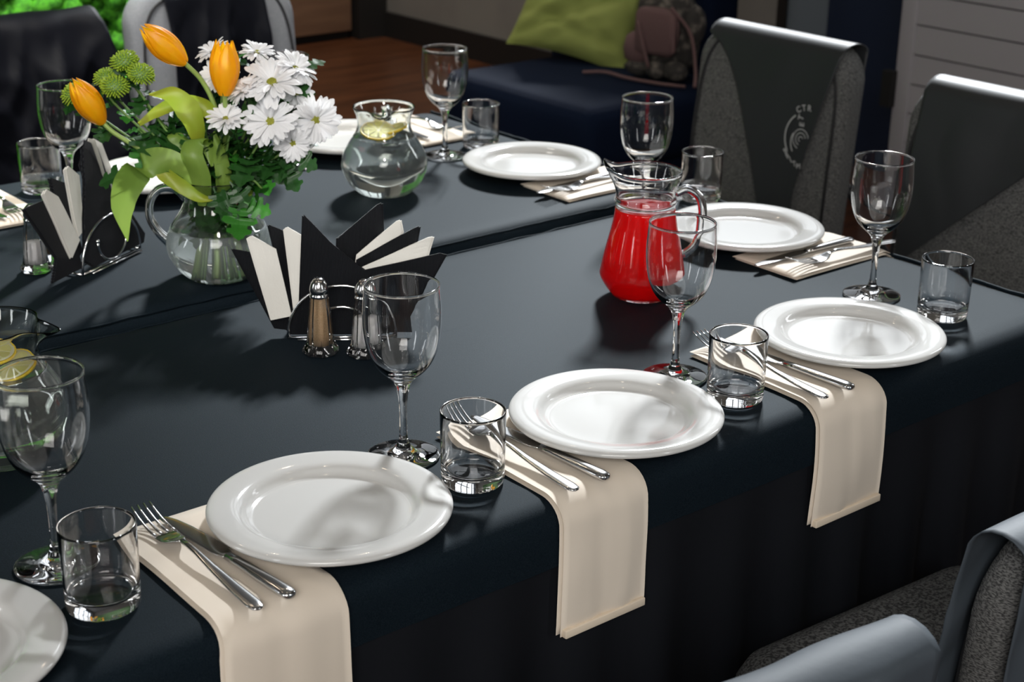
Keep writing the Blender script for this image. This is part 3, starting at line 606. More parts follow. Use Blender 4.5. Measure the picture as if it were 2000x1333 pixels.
# ------------------------------------------------------------------ shakers
def shaker(label, x, y, content, fill, h=0.098, group='salt and pepper shakers'):
    t = thing('pepper_shaker' if content == 'pepper' else 'salt_shaker', label, 'shaker', (x, y, TZ+0.0008), 0.3, group)
    pr = [(0, 0.001), (0.0215, 0.0008), (0.0255, 0.0035), (0.0255, 0.0075), (0.0205, 0.0160), (0.0188, 0.0240), (0.0158, 0.060), (0.0128, 0.0840), (0.0112, 0.0845), (0.0102, 0.083), (0.0128, 0.058), (0.0152, 0.024), (0.0140, 0.0150), (0, 0.0140)]
    fixn(obj('bottle', lathe(pr, 8), 'glass', t, False))
    zt = 0.0145+(0.082-0.0145)*fill
    def rr(z): return 0.0151+(0.0102-0.0151)*max(0, (z-0.024)/0.059) if z > 0.024 else 0.0150
    obj(content, lathe([(0, 0.0144), (0.0135, 0.0147), (rr(0.024)-0.0004, 0.024), (rr(zt)-0.0004, zt), (0, zt+0.002)], 16), content, t)
    cp = [(0.0118, 0.0835), (0.0132, 0.0842), (0.0134, 0.0870), (0.0124, 0.0882), (0.0118, 0.0900), (0.0130, 0.0915), (0.0132, 0.0945), (0.0126, 0.0990), (0.0108, 0.1045), (0.0075, 0.1090), (0.0040, 0.1108), (0, 0.1113)]
    c = obj('cap', lathe(cp, 32), 'steel', t)
    hv = []
    for k in range(6):
        a = k*PI/3; hv.append(tube([(0.0055*math.cos(a), 0.0055*math.sin(a), 0.1085), (0.0056*math.cos(a), 0.0056*math.sin(a), 0.1106)], 0.0008, 6))
    obj('holes', join(*hv), 'black', c, False); return t
shaker('tall glass shaker full of brown ground pepper, before the centre napkin holder', 1.148, 1.795, 'pepper', 0.98)
shaker('salt shaker half behind the centre wine glass', 1.193, 1.752, 'salt', 0.62)
shaker('salt shaker beside the left napkin holder, near the left edge', 0.985, 2.364, 'salt', 0.52)
shaker('pepper shaker half hidden behind the left salt shaker', 1.030, 2.397, 'pepper', 0.5)

# ------------------------------------------------------------------ paper napkin holders
def holder(label, C, D, smile, where, fans, black='paperb'):
    ang = math.atan2(D[1], D[0]); t = thing('napkin_holder', label, 'napkin holder', (C[0], C[1], TZ+0.001), ang, 'chromed wire napkin holders')
    r = 0.0022
    def arch(y, w, h, z0=0.003): return [(w*math.cos(PI*(1-k/24)), y, z0+h*math.sin(PI*k/24)**0.9) for k in range(25)]
    for y in (-0.018, 0.018): obj('arch', tube(arch(y, 0.076, 0.078), r, 8), 'wire', t)
    for s in (-1, 1): obj('base_wire', tube([(s*0.076, -0.018, 0.003), (s*0.076, 0.018, 0.003)], r, 8), 'wire', t)
    for y in (-0.018, 0.018): obj('base_wire', tube([(-0.076, y, 0.003), (0.076, y, 0.003)], r, 8), 'wire', t)
    obj('base_wire', tube([(-0.062, -0.026, 0.0022), (0.068, -0.026, 0.0022)], r, 8), 'wire', t)
    if smile:
        P = [(0.038*math.cos(PI+PI*k/20), -0.0215, 0.045+0.036*math.sin(PI+PI*k/20)) for k in range(21)]
        obj('curl', tube(P, r, 8), 'wire', t)
        for q in (P[0], P[-1]): obj('ball', lathe([(0, -0.0042), (0.003, -0.003), (0.0042, 0), (0.003, 0.003), (0, 0.0042)], 12), 'wire', t).location = (q[0], q[1], q[2]+0.003)
    else:
        obj('curl', tube(arch(-0.018, 0.045, 0.046), r, 8), 'wire', t)
    Dv = Vector((D[0], D[1], 0)).normalized(); Nv = Vector((-Dv.y, Dv.x, 0))
    for (m, off, poly, bend, words_) in fans:
        vs, fs = [], []; n = len(poly); th = 0.0022
        o = thing('paper_napkin', words_, 'paper napkin', (C[0], C[1], TZ+0.003), ang, ('black' if m == black else 'ivory')+' paper napkins '+where)
        # two folded plies, one slightly behind the other
        for ply, (dy, sh) in enumerate(((0.0, 0.0), (0.0026, 0.0025))):
            bm = bmesh.new(); ring = [bm.verts.new((u+sh*(1 if u > 0 else -1), off+dy, max(0.002, w-sh*0.6))) for u, w in poly]
            f = bm.faces.new(ring); ext = bmesh.ops.extrude_face_region(bm, geom=[f])
            for v in [g for g in ext['geom'] if isinstance(g, bmesh.types.BMVert)]: v.co.y += th
            bmesh.ops.triangulate(bm, faces=list(bm.faces)); bmesh.ops.subdivide_edges(bm, edges=list(bm.edges), cuts=3, use_grid_fill=True)
            for v in bm.verts:
                k = max(0, v.co.z-0.05)/0.13
                v.co.y += bend*k*k + 0.004*k*nz(v.co.x*18+off*90, v.co.z*18)*1.5
            bmesh.ops.recalc_face_normals(bm, faces=bm.faces)
            me = bpy.data.meshes.new('ply'); bm.to_mesh(me); bm.free(); me.materials.append(M[m]); obj('ply', None, m, o, mesh=me)
    return t
fan1 = [
 ('paperb', -0.014, [(-0.049, 0.181), (-0.012, 0.140), (0.034, 0.100), (0.060, 0.060), (0.062, 0.004), (-0.070, 0.004), (-0.078, 0.012), (-0.058, 0.050)], 0.004, 'large black paper napkin with tall peak, front of the centre holder'),
 ('paperw', -0.009, [(-0.128, 0.146), (-0.122, 0.150), (-0.089, 0.131), (-0.071, 0.030), (-0.099, 0.024)], -0.004, 'ivory paper napkin leftmost in the centre holder'),
 ('paperb', -0.0045, [(-0.150, 0.129), (-0.110, 0.122), (-0.050, 0.030), (-0.050, 0.004), (-0.095, 0.010)], -0.006, 'black paper napkin furthest left in the centre holder'),
 ('paperw', -0.009, [(-0.076, 0.160), (-0.072, 0.163), (-0.049, 0.148), (-0.054, 0.037), (-0.066, 0.036)], -0.001, 'ivory paper napkin left of the tall black peak in the centre holder'),
 ('paperb', 0.0005, [(-0.099, 0.163), (-0.060, 0.146), (-0.040, 0.020), (-0.070, 0.010)], -0.003, 'black paper napkin between the two left ivory ones, centre holder'),
 ('paperb', 0.0050, [(0.058, 0.191), (0.052, 0.188), (-0.004, 0.140), (-0.010, 0.050), (0.030, 0.040), (0.059, 0.150)], 0.010, 'black paper napkin with the highest right peak, centre holder'),
 ('paperw', 0.0005, [(0.084, 0.169), (0.079, 0.167), (0.022, 0.118), (0.010, 0.040), (0.060, 0.080), (0.087, 0.152)], 0.006, 'upper ivory paper napkin on the right of the centre holder'),
 ('paperb', -0.0040, [(0.111, 0.162), (0.104, 0.159), (0.022, 0.112), (0.015, 0.035), (0.070, 0.070), (0.107, 0.139)], 0.003, 'black paper napkin between the right ivory ones, centre holder'),
 ('paperw', -0.0085, [(0.130, 0.148), (0.124, 0.147), (0.028, 0.102), (0.024, 0.035), (0.080, 0.050), (0.122, 0.120)], 0.000, 'lower ivory paper napkin on the right of the centre holder'),
 ('paperb', -0.0130, [(0.148, 0.123), (0.140, 0.125), (0.024, 0.098), (0.040, 0.020), (0.060, 0.006), (0.100, 0.006), (0.097, 0.030), (0.131, 0.092)], -0.002, 'lowest black paper napkin on the right of the centre holder'),
]
holder('wire napkin holder at the centre, behind the shakers', (1.212, 1.836), (0.8, -0.6), False, 'in the centre holder', fan1)
fan2 = [
 ('paperb', -0.0145, [(-0.035, 0.197), (-0.022, 0.190), (0.012, 0.120), (0.052, 0.082), (0.097, 0.020), (0.092, 0.006), (-0.040, 0.004), (-0.062, 0.020), (-0.055, 0.090)], 0.006, 'broad black paper napkin with tall peak, front of the left holder'),
 ('paperw', -0.0100, [(-0.144, 0.150), (-0.138, 0.156), (-0.112, 0.138), (-0.066, 0.055), (-0.088, 0.032)], -0.010, 'ivory paper napkin leftmost in the left holder'),
 ('paperb', -0.0055, [(-0.184, 0.137), (-0.128, 0.139), (-0.070, 0.060), (-0.060, 0.006), (-0.132, 0.004), (-0.118, 0.040)], -0.008, 'black paper napkin furthest left in the left holder'),
 ('paperw', -0.0100, [(-0.092, 0.176), (-0.086, 0.180), (-0.058, 0.158), (-0.052, 0.070), (-0.068, 0.060)], -0.004, 'ivory paper napkin left of the tall black peak, left holder'),
 ('paperb', -0.0010, [(-0.119, 0.169), (-0.080, 0.150), (-0.050, 0.030), (-0.075, 0.015)], -0.006, 'black paper napkin between the two left ivory ones, left holder'),
 ('paperb', 0.0030, [(0.018, 0.192), (-0.010, 0.160), (-0.010, 0.030), (0.034, 0.040), (0.030, 0.185)], 0.022, 'black paper napkin at the back of the left holder, left of two ivory edges'),
 ('paperw', 0.0075, [(0.036, 0.190), (0.010, 0.165), (0.005, 0.030), (0.045, 0.040), (0.047, 0.186)], 0.026, 'ivory paper napkin edge at the back of the left holder, left one'),
 ('paperb', 0.0120, [(0.052, 0.182), (0.030, 0.160), (0.020, 0.030), (0.055, 0.040), (0.062, 0.176)], 0.034, 'black paper napkin between two ivory edges, back of left holder'),
 ('paperw', 0.0140, [(0.070, 0.180), (0.040, 0.160), (0.030, 0.030), (0.070, 0.030), (0.082, 0.170)], 0.040, 'ivory paper napkin edge nearest the flower jug, left holder'),
]
holder('wire napkin holder with curled front, at the left', (1.090, 2.345), (0.89, 0.457), True, 'in the left holder', fan2)

# ------------------------------------------------------------------ flowers (coordinates in metres from the jug's foot: right, away, up)
def vp(a, b, c): return Vector((VX, VY, TZ))+CR*a+CB*b+Vector((0, 0, c))
ORI = Vector((VX, VY, TZ))
def toloc(pts): return [vp(*p)-ORI for p in pts]
def petal_vf():
    def fn(u, v):
        s = (u-0.5)*2; w = 0.118*min(1.0, 0.36+0.95*v)*(1.0 if v < 0.72 else max(0.16, math.sqrt(max(0.0, 1-((v-0.72)/0.285)**2))))
        return (0.12+v*0.88, s*w, 0.15*math.sin(v*PI*0.62)-0.05*v*v+0.22*abs(s)**2*w-0.02*math.cos(s*PI*2)*v)
    return grid(6, 9, fn)
petal_me = [None]
def flower_frame(n):
    n = n.normalized(); q = n.to_track_quat('Z', 'Y'); return q
def leaf_vf():
    # lobed chrysanthemum leaf, base at origin, tip at +x (length 1)
    out = [(0.0, 0.02), (0.16, 0.03), (0.24, 0.12), (0.20, 0.24), (0.30, 0.25), (0.36, 0.15), (0.44, 0.16), (0.42, 0.33), (0.53, 0.37), (0.60, 0.27), (0.62, 0.17), (0.70, 0.16), (0.72, 0.26), (0.81, 0.25), (0.86, 0.13), (0.93, 0.10), (1.0, 0.0)]
    vs = []; fs = []
    for sg in (1, -1):
        n0 = len(vs)
        for x, y in out:
            vs.append((x, 0.0, -0.16*x*x)); vs.append((x, sg*y*1.12, -0.16*x*x+0.16*y+0.02*math.sin(x*22)*y*4))
        for i in range(len(out)-1):
            a = n0+2*i; f = (a, a+2, a+3, a+1); fs.append(f if sg > 0 else f[::-1])
    return vs, fs
leaf_me = {}
def add_leaf(parent, pos, direction, normal, L, bright=False):
    key = 'mleafb' if bright else 'mleaf'
    o = obj('leaf', leaf_vf() if key not in leaf_me else None, key, parent, mesh=leaf_me.get(key)); leaf_me.setdefault(key, o.data)
    d = direction.normalized(); n = (normal-d*normal.dot(d)).normalized(); y = n.cross(d)
    Mx = Matrix((d, y, n)).transposed().to_4x4(); o.matrix_local = Matrix.Translation(pos) @ Mx @ Matrix.Diagonal((L, L, L, 1)); return o
def scatter_leaves(parent, path, n, s0, s1, L=(0.038, 0.062), bright=0.06):
    for k in range(n):
        s = s0+(s1-s0)*(k+rnd.random()*0.6)/max(1, n); i = min(len(path)-2, int(s*(len(path)-1))); p = path[i]
        tdir = (path[i+1]-path[i]).normalized(); side = Vector((rnd.uniform(-1, 1), rnd.uniform(-1, 1), rnd.uniform(-0.4, 0.5))); side = side-tdir*side.dot(tdir); side.normalize()
        d = (side*0.9+tdir*0.55+Vector((0, 0, -0.12))).normalized()
        add_leaf(parent, p, d, Vector((rnd.uniform(-.5, .5), rnd.uniform(-.5, .5), 1)), rnd.uniform(*L), rnd.random() < bright)
def stem_path(head, n_dir, foot, mid=None):
    # from the underside of the head through the jug's neck to the foot in the water
    h = Vector(head); p1 = h-n_dir*0.03; neck = Vector((foot[0]*-0.25+h.x*0.12, foot[1]*-0.2, 0.135))
    pts = [h-n_dir*0.002, p1]+([mid] if mid else [])+[neck, Vector((foot[0]*0.55, foot[1]*0.55, 0.065)), Vector((foot[0], foot[1], 0.014))]
    return smoothcurve([tuple(vp(*p)-ORI) for p in pts], 6)
def dirv(a, b, c): return (CR*a+CB*b+Vector((0, 0, c))).normalized()
def daisy(label, head, nrm, rad, foot, leaves=5, seed=0, droop=0.0):
    t = thing('daisy', label, 'flower', tuple(ORI), 0, 'white daisies in the flower jug')
    nv = Vector(nrm).normalized()
    path = stem_path(head, nv, foot); obj('stem', tube(path, 0.0019, 7), 'mstem', t)
    hp = vp(*head)-ORI; q = flower_frame(dirv(*nrm)); rr = random.Random(seed)
    c = obj('disc', lathe([(0, -0.002), (0.0062, -0.001), (0.0068, 0.001), (0.0055, 0.0028), (0.003, 0.0036), (0, 0.0030)], 20), 'disc', t); c.matrix_local = Matrix.Translation(hp) @ q.to_matrix().to_4x4() @ Matrix.Diagonal((rad/0.036, rad/0.036, rad/0.030, 1))
    cx_ = obj('calyx', lathe([(0, -0.010), (0.003, -0.009), (0.006, -0.004), (0.0065, -0.001), (0, -0.001)], 14), 'mstem', t); cx_.matrix_local = c.matrix_local.copy()
    for ring, (n, tilt, L) in enumerate(((20, 0, 1.0), (17, 13, 0.93), (5, 24, 0.66))):
        for k in range(n):
            a = 2*PI*(k+rr.uniform(-.25, .25)+ring*0.5)/n; tl = R(tilt+rr.uniform(-11, 9))-R(droop)*(0.5-0.5*math.cos(a))
            sc = rad*L*rr.uniform(0.86, 1.06)
            p = obj('petal', petal_vf() if petal_me[0] is None else None, 'daisy', t, mesh=petal_me[0]); petal_me[0] = p.data
            Mx = Matrix.Translation(hp) @ q.to_matrix().to_4x4() @ Matrix.Rotation(a, 4, 'Z') @ Matrix.Rotation(-tl, 4, 'Y') @ Matrix.Rotation(rr.uniform(-.25, .25), 4, 'X') @ Matrix.Translation((0, 0, 0.0004*ring)) @ Matrix.Diagonal((sc, sc*1.12, sc, 1))
            p.matrix_local = Mx
    scatter_leaves(t, path, leaves, 0.10, 0.62)
    return t
D = [
 ('large daisy with open face, below and right of the middle tulip', (0.097, -0.020, 0.315), (-0.05, -0.55, 0.83), 0.050, (0.040, -0.020)),
 ('large daisy facing the camera, at the centre of the white cluster', (0.096, -0.045, 0.262), (-0.10, -0.86, 0.50), 0.043, (0.030, -0.030)),
 ('large daisy furthest to the right, drooping petals', (0.158, -0.005, 0.256), (0.45, -0.80, 0.22), 0.042, (0.045, 0.005)),
 ('small daisy on its own, left of the white cluster', (0.030, -0.050, 0.266), (0.02, -0.50, 0.86), 0.030, (0.015, -0.035)),
 ('daisy highest on the left, behind the right tulip', (0.002, 0.030, 0.350), (-0.35, -0.25, 0.90), 0.029, (-0.010, 0.030)),
 ('daisy with creamy centre, lower left of the right tulip', (0.012, 0.020, 0.317), (-0.30, -0.75, 0.45), 0.032, (0.000, 0.020)),
 ('daisy at the top of the cluster, right of the right tulip', (0.070, 0.020, 0.353), (0.15, -0.25, 0.95), 0.028, (0.020, 0.030)),
 ('daisy seen half from the side, beside the right tulip base', (0.058, -0.030, 0.306), (-0.55, -0.35, 0.75), 0.031, (0.020, 0.000)),
 ('daisy behind the largest one, top right of the cluster', (0.128, 0.010, 0.330), (0.45, -0.30, 0.85), 0.038, (0.035, 0.015)),
 ('lowest daisy, hanging below the right side of the cluster', (0.126, -0.030, 0.226), (0.25, -0.85, 0.10), 0.031, (0.040, -0.010)),
 ('daisy tucked between the three largest ones', (0.128, 0.010, 0.292), (0.35, -0.65, 0.65), 0.030, (0.030, 0.010)),
]
for i, (lb, hd, nr, rd, ft) in enumerate(D): daisy(lb, hd, nr, rd, ft, 9, i+3)
def pompon(label, head, nrm, r, foot, seed):
    t = thing('button_chrysanthemum', label, 'flower', tuple(ORI), 0, 'green button chrysanthemums in the flower jug')
    nv = Vector(nrm).normalized(); path = stem_path(head, nv, foot); obj('stem', tube(path, 0.0019, 7), 'mstem', t)
    hp = vp(*head)-ORI; q = flower_frame(dirv(*nrm)); rr = random.Random(seed); vs, fs = [], []
    vs0, fs0 = lathe([(0, -0.3*r), (0.55*r, -0.3*r), (0.8*r, 0), (0.78*r, 0.25*r), (0.5*r, 0.52*r), (0, 0.62*r)], 16); core = obj('core', (vs0, fs0), 'mstem', t); core.matrix_local = Matrix.Translation(hp) @ q.to_matrix().to_4x4()
    N = 150
    for k in range(N):
        ph = k*2.39996; ct = 1-1.42*(k+0.5)/N; st = math.sqrt(1-ct*ct); d = Vector((st*math.cos(ph), st*math.sin(ph), ct))
        base = Vector((d.x*0.74*r, d.y*0.74*r, d.z*0.52*r)); tip = Vector((d.x*r, d.y*r, d.z*0.74*r))*rr.uniform(0.90, 1.10); s = d.cross(Vector((0.3, 0.2, 0.9))).normalized()*0.055*r*rr.uniform(.8, 1.2); u = d.cross(s).normalized()*0.055*r
        n0 = len(vs); vs += [base+s, base+u, base-s, base-u, tip+s*1.1, tip+u*1.1, tip-s*1.1, tip-u*1.1, tip*1.05]
        fs += [(n0+i, n0+(i+1) % 4, n0+4+(i+1) % 4, n0+4+i) for i in range(4)]+[(n0+4+i, n0+4+(i+1) % 4, n0+8) for i in range(4)]
    o = obj('florets', (vs, fs), 'pompon', t); o['kind'] = 'stuff'; o.matrix_local = Matrix.Translation(hp) @ q.to_matrix().to_4x4()
    scatter_leaves(t, path, 8, 0.12, 0.6, (0.030, 0.046), 0.1); return t
pompon('green button flower topmost of the five on the left', (-0.130, 0.010, 0.338), (-0.1, -0.3, 0.9), 0.0215, (-0.025, 0.030), 1)
pompon('green button flower nearest the upper left tulip, right of the topmost', (-0.103, -0.005, 0.322), (0.25, -0.35, 0.85), 0.0205, (-0.010, 0.020), 2)
pompon('green button flower behind the paired one, left side', (-0.163, 0.015, 0.312), (-0.3, -0.3, 0.9), 0.0180, (-0.030, 0.020), 3)
pompon('green button flower in front of its pair, touching the left tulip', (-0.143, -0.010, 0.304), (0.2, -0.35, 0.85), 0.0215, (-0.020, 0.000), 4)
pompon('green button flower furthest left, behind the left tulip', (-0.210, 0.010, 0.288), (-0.5, -0.3, 0.8), 0.0210, (-0.030, 0.005), 5)

def tulip(label, base, tip, rmax, stem, opening=0.12, seed=0, cl=0.95):
    t = thing('tulip', label, 'flower', tuple(ORI), 0, 'orange tulips in the flower jug'); rr = random.Random(seed)
    b, e = vp(*base)-ORI, vp(*tip)-ORI; ax = e-b; L = ax.length; q = ax.to_track_quat('Z', 'Y').to_matrix().to_4x4()
    for k in range(6):
        inner = k % 2; ph = k*PI/3+rr.uniform(-.08, .08); LL = L*(1.0 if inner else 0.98)*rr.uniform(0.97, 1.02)
        def fn(u, v, ph=ph, inner=inner, LL=LL):
            s = (u-0.5)*2; vv = v
            rad = rmax*(0.14+0.90*abs(math.sin(PI*min(1.0, 0.04+vv*cl)**1.02))**0.72)*(0.94 if inner else 1.0)
            rad = rad*(1-0.0*vv)+opening*rmax*max(0, vv-0.85)*3
            hw = 0.80*math.sin(PI*min(1, 0.10+0.86*vv))**0.55*(1 if vv < 0.75 else math.sqrt(max(0.01, 1-((vv-0.75)/0.252)**2)))
            a = ph+s*hw; z = LL*vv*(1.0)-0.003*abs(s)**3*vv; rad2 = rad*(1-0.05*abs(s)**2)+0.0007*(1-inner)+0.0006*math.cos(s*9)*vv
            return (rad2*math.cos(a), rad2*math.sin(a), z)
        p = obj('petal', grid(12, 16, fn), 'tulip', t); p.matrix_local = Matrix.Translation(b) @ q
    pts = [b+ax.normalized()*0.003]+toloc(stem); P = smoothcurve([tuple(p) for p in pts], 6); obj('stem', tube(P, [0.0034+0.0014*i/len(P) for i in range(len(P))], 10), 'tstem', t)
    return t
T_a = tulip('tallest orange tulip, leaning left above the jug', (-0.034, -0.01, 0.341), (-0.092, -0.03, 0.400), 0.0205, [(-0.012, 0, 0.312), (0.006, 0, 0.270), (0.012, 0.01, 0.21), (0.010, 0.005, 0.13), (-0.02, 0.0, 0.05), (-0.028, 0.01, 0.016)], 0.0, 1, 0.94)
T_b = tulip('orange tulip standing upright among the daisies', (0.029, -0.045, 0.300), (0.031, -0.03, 0.382), 0.0215, [(0.026, -0.03, 0.26), (0.02, -0.02, 0.2), (0.012, -0.01, 0.14), (0.0, 0.0, 0.06), (-0.002, -0.01, 0.016)], 0.2, 2, 0.88)
T_c = tulip('orange tulip furthest left, leaning over the wine glass', (-0.160, -0.030, 0.252), (-0.196, -0.045, 0.322), 0.0200, [(-0.142, -0.03, 0.236), (-0.10, -0.025, 0.208), (-0.055, -0.02, 0.183), (-0.015, -0.015, 0.155), (0.018, -0.02, 0.10), (0.03, -0.02, 0.05), (0.036, -0.02, 0.016)], 0.0, 3, 0.92)
def ribbon(parent, pts, widths, m='tleaf', side=(0, 1, 0), cup=0.25, nseg=8, twist=None):
    P = smoothcurve([tuple(vp(*p)-ORI) for p in pts], nseg); n = len(P); sd = (CR*side[0]+CB*side[1]+Vector((0, 0, side[2]))).normalized()
    def wd_(s):
        x = s*(len(widths)-1); i = min(int(x), len(widths)-2); f = x-i; return widths[i]*(1-f)+widths[i+1]*f
    vs = []
    for i, p in enumerate(P):
        t_ = (P[min(i+1, n-1)]-P[max(i-1, 0)]).normalized(); s = i/(n-1)
        s2 = sd if twist is None else Matrix.Rotation(twist*s, 3, t_) @ sd
        b = (s2-t_*s2.dot(t_)).normalized(); nn = t_.cross(b); w = wd_(s)
        for j in range(9):
            u = j/8*2-1; vs.append(p+b*(u*w/2)+nn*(cup*w*(u*u)*0.5)+nn*(0.0012*math.sin(s*14+u*2)))
    fs = [(i*9+j, i*9+j+1, (i+1)*9+j+1, (i+1)*9+j) for i in range(n-1) for j in range(8)]
    return obj('leaf', (vs, fs), m, parent)
ribbon(T_c, [(-0.004, -0.045, 0.135), (-0.025, -0.048, 0.178), (-0.06, -0.050, 0.200), (-0.095, -0.050, 0.194), (-0.122, -0.052, 0.165), (-0.134, -0.052, 0.125), (-0.131, -0.050, 0.072)], [0.012, 0.028, 0.036, 0.046, 0.046, 0.034, 0.002], 'tleaf', (0.78, 0.10, 0.62), 0.15)
ribbon(T_c, [(-0.082, -0.045, 0.196), (-0.068, -0.05, 0.180), (-0.040, -0.052, 0.160), (-0.015, -0.055, 0.145), (0.010, -0.055, 0.142)], [0.010, 0.022, 0.022, 0.015, 0.002], 'tleafy', (0.2, 0.3, 0.9), 0.3)
ribbon(T_a, [(-0.012, 0.0, 0.15), (-0.030, -0.01, 0.20), (-0.052, -0.012, 0.225), (-0.080, -0.01, 0.228)], [0.020, 0.028, 0.026, 0.004], 'tleaf', (0.5, 0.6, 0.5), 0.3)
ribbon(T_a, [(-0.010, -0.050, 0.13), (-0.014, -0.056, 0.175), (-0.024, -0.060, 0.212), (-0.020, -0.040, 0.232), (-0.004, -0.030, 0.222), (0.004, -0.040, 0.19)], [0.020, 0.034, 0.034, 0.032, 0.026, 0.004], 'tleaf', (0.97, -0.1, 0.0), 0.4)
ribbon(T_a, [(-0.020, -0.01, 0.190), (-0.018, -0.03, 0.240), (-0.030, -0.032, 0.275), (-0.055, -0.030, 0.298), (-0.088, -0.028, 0.297)], [0.004, 0.026, 0.038, 0.026, 0.003], 'tleafy', (0.75, 0.25, 0.5), 0.25)
ribbon(T_a, [(-0.110, -0.01, 0.246), (-0.080, -0.01, 0.266), (-0.045, -0.005, 0.280), (-0.010, -0.005, 0.272), (0.014, -0.01, 0.245)], [0.006, 0.018, 0.022, 0.026, 0.014], 'tleafy', (0.1, 0.3, 0.9), 0.35)
ribbon(T_b, [(0.014, -0.035, 0.125), (0.022, -0.045, 0.165), (0.018, -0.045, 0.205), (0.010, -0.042, 0.245)], [0.016, 0.026, 0.022, 0.003], 'tleaf', (0.9, 0.2, 0.2), 0.35)
ribbon(T_b, [(0.045, 0.0, 0.125), (0.056, -0.005, 0.160), (0.064, -0.005, 0.195)], [0.016, 0.022, 0.004], 'tleafy', (0.9, 0.3, 0.2), 0.3)
# filler sprays: dark lobed leaves on bare stems, standing between the flowers
def spray(label, path_pts, n, foot, L=(0.042, 0.068), bright=0.05, s0=0.0, s1=0.7):
    t = thing('chrysanthemum_spray', label, 'foliage', tuple(ORI), 0, 'leafy sprays in the flower jug')
    P = smoothcurve([tuple(vp(*p)-ORI) for p in path_pts+[(foot[0]*-0.2, foot[1]*-0.2, 0.135), (foot[0]*0.6, foot[1]*0.6, 0.065), (foot[0], foot[1], 0.014)]], 6)
    obj('stem', tube(P, 0.0018, 7), 'mstem', t); scatter_leaves(t, P, n, s0, s1, L, bright); return t
spray('dark leafy spray in the middle, under the small daisy', [(0.03, -0.03, 0.235), (0.02, -0.03, 0.19)], 15, (0.02, -0.03))
spray('dark leafy spray leaning right under the daisies', [(0.118, -0.01, 0.215), (0.07, -0.02, 0.18)], 16, (0.03, 0.01))
spray('dark leafy spray between jug rim and daisies', [(0.075, -0.03, 0.225), (0.045, -0.03, 0.18)], 16, (-0.02, -0.02))
spray('dark leafy spray leaning left below the green buttons', [(-0.115, 0.0, 0.235), (-0.06, 0.0, 0.19)], 15, (0.02, 0.02))
spray('leafy spray reaching furthest left under the left tulip', [(-0.175, 0.0, 0.238), (-0.10, 0.0, 0.20)], 9, (0.035, 0.01), (0.028, 0.040))
spray('dark leafy spray standing behind the curled tulip leaf', [(-0.045, 0.01, 0.270), (-0.02, 0.01, 0.20)], 15, (0.01, 0.03))
spray('dark leafy spray right of the upright tulip stem', [(0.060, 0.02, 0.275), (0.04, 0.015, 0.21)], 14, (-0.01, 0.02))
sp = spray('spray with bright lobed leaf hanging over the jug front', [(0.080, -0.052, 0.160), (0.060, -0.050, 0.172)], 5, (0.02, -0.02), (0.03, 0.04), 0.0)
for (p, d_, nn, L, br) in [((0.052, -0.075, 0.150), (-0.10, -0.15, -1), (0.1, -1, 0.1), 0.066, True), ((0.056, -0.078, 0.146), (0.85, -0.1, -0.35), (0.1, -1, 0.3), 0.044, True), ((0.046, -0.074, 0.150), (-0.55, -0.1, -0.80), (-0.1, -1, 0.2), 0.046, False), ((0.050, -0.074, 0.158), (-0.75, -0.1, -0.35), (0.2, -1, 0.2), 0.042, False),
      ((0.010, -0.07, 0.165), (0.3, -0.2, -0.9), (0, -1, 0.2), 0.045, False), ((0.035, -0.07, 0.175), (0.5, -0.2, -0.6), (0, -1, 0.3), 0.05, False), ((0.11, -0.03, 0.195), (0.45, -0.2, -0.85), (0.1, -1, 0.3), 0.05, False), ((0.125, -0.03, 0.21), (0.8, 0, -0.5), (0.1, -1, 0.5), 0.045, False), ((-0.12, -0.02, 0.175), (-0.95, -0.1, -0.25), (0, -0.5, 0.8), 0.06, False)]:
    add_leaf(sp, vp(*p)-ORI, dirv(*d_), dirv(*nn), L, br)
spray('dark leafy spray between the left tulip stem and green buttons', [(-0.095, 0.015, 0.262), (-0.05, 0.01, 0.205)], 15, (0.025, 0.015))
spray('dark leafy spray at the centre, behind the arching yellow leaf', [(-0.020, 0.02, 0.250), (-0.005, 0.01, 0.19)], 15, (0.005, 0.03))
spray('dark leafy spray low on the right over the jug rim', [(0.095, 0.005, 0.190), (0.05, -0.005, 0.165)], 13, (-0.01, 0.01))
sub = spray('submerged leafy sprig low in the flower jug water', [(0.01, -0.03, 0.075), (0.005, -0.02, 0.09)], 5, (-0.015, -0.035), (0.022, 0.032), 0.6, 0.0, 0.3)
for s_, (a, b) in enumerate([(-0.035, 0.0), (0.03, -0.015)]):
    pass

# ------------------------------------------------------------------ chairs
def rslab(w, h, th, rc, bev, nx=8, taper=0.0, topcurve=0.0):
    # rounded slab standing in the xz plane, centred in x, from z=0 to h
    out = []
    for (cx_, cz, a0) in ((w/2-rc, h-rc, 0), (-w/2+rc, h-rc, PI/2), (-w/2+rc*0.6, rc*0.6, PI), (w/2-rc*0.6, rc*0.6, 1.5*PI)):
        r2 = rc if cz > h/2 else rc*0.6
        for k in range(nx+1):
            a = a0+PI/2*k/nx; out.append((cx_+r2*math.cos(a), cz+r2*math.sin(a)))
    n = len(out); vs, fs = [], []
    rows = [(-th/2, bev), (-th/2+bev*0.3, bev*0.3), (-th/2+bev, 0), (th/2-bev, 0), (th/2-bev*0.3, bev*0.3), (th/2, bev)]
    for y, ins in rows:
        for x, z in out:
            s = 1-ins/(w/2); zz_ = h/2+(z-h/2)*(1-ins/(h/2)); k = 1-taper*(1-z/h)
            vs.append((x*s*k, y+topcurve*(zz_/h)**2, zz_))
    for i in range(len(rows)-1):
        for k in range(n): a, b = i*n+k, i*n+(k+1) % n; fs.append((a, b, b+n, a+n))
    fs.append(tuple(range(n-1, -1, -1))); fs.append(tuple((len(rows)-1)*n+k for k in range(n)))
    return vs, fs
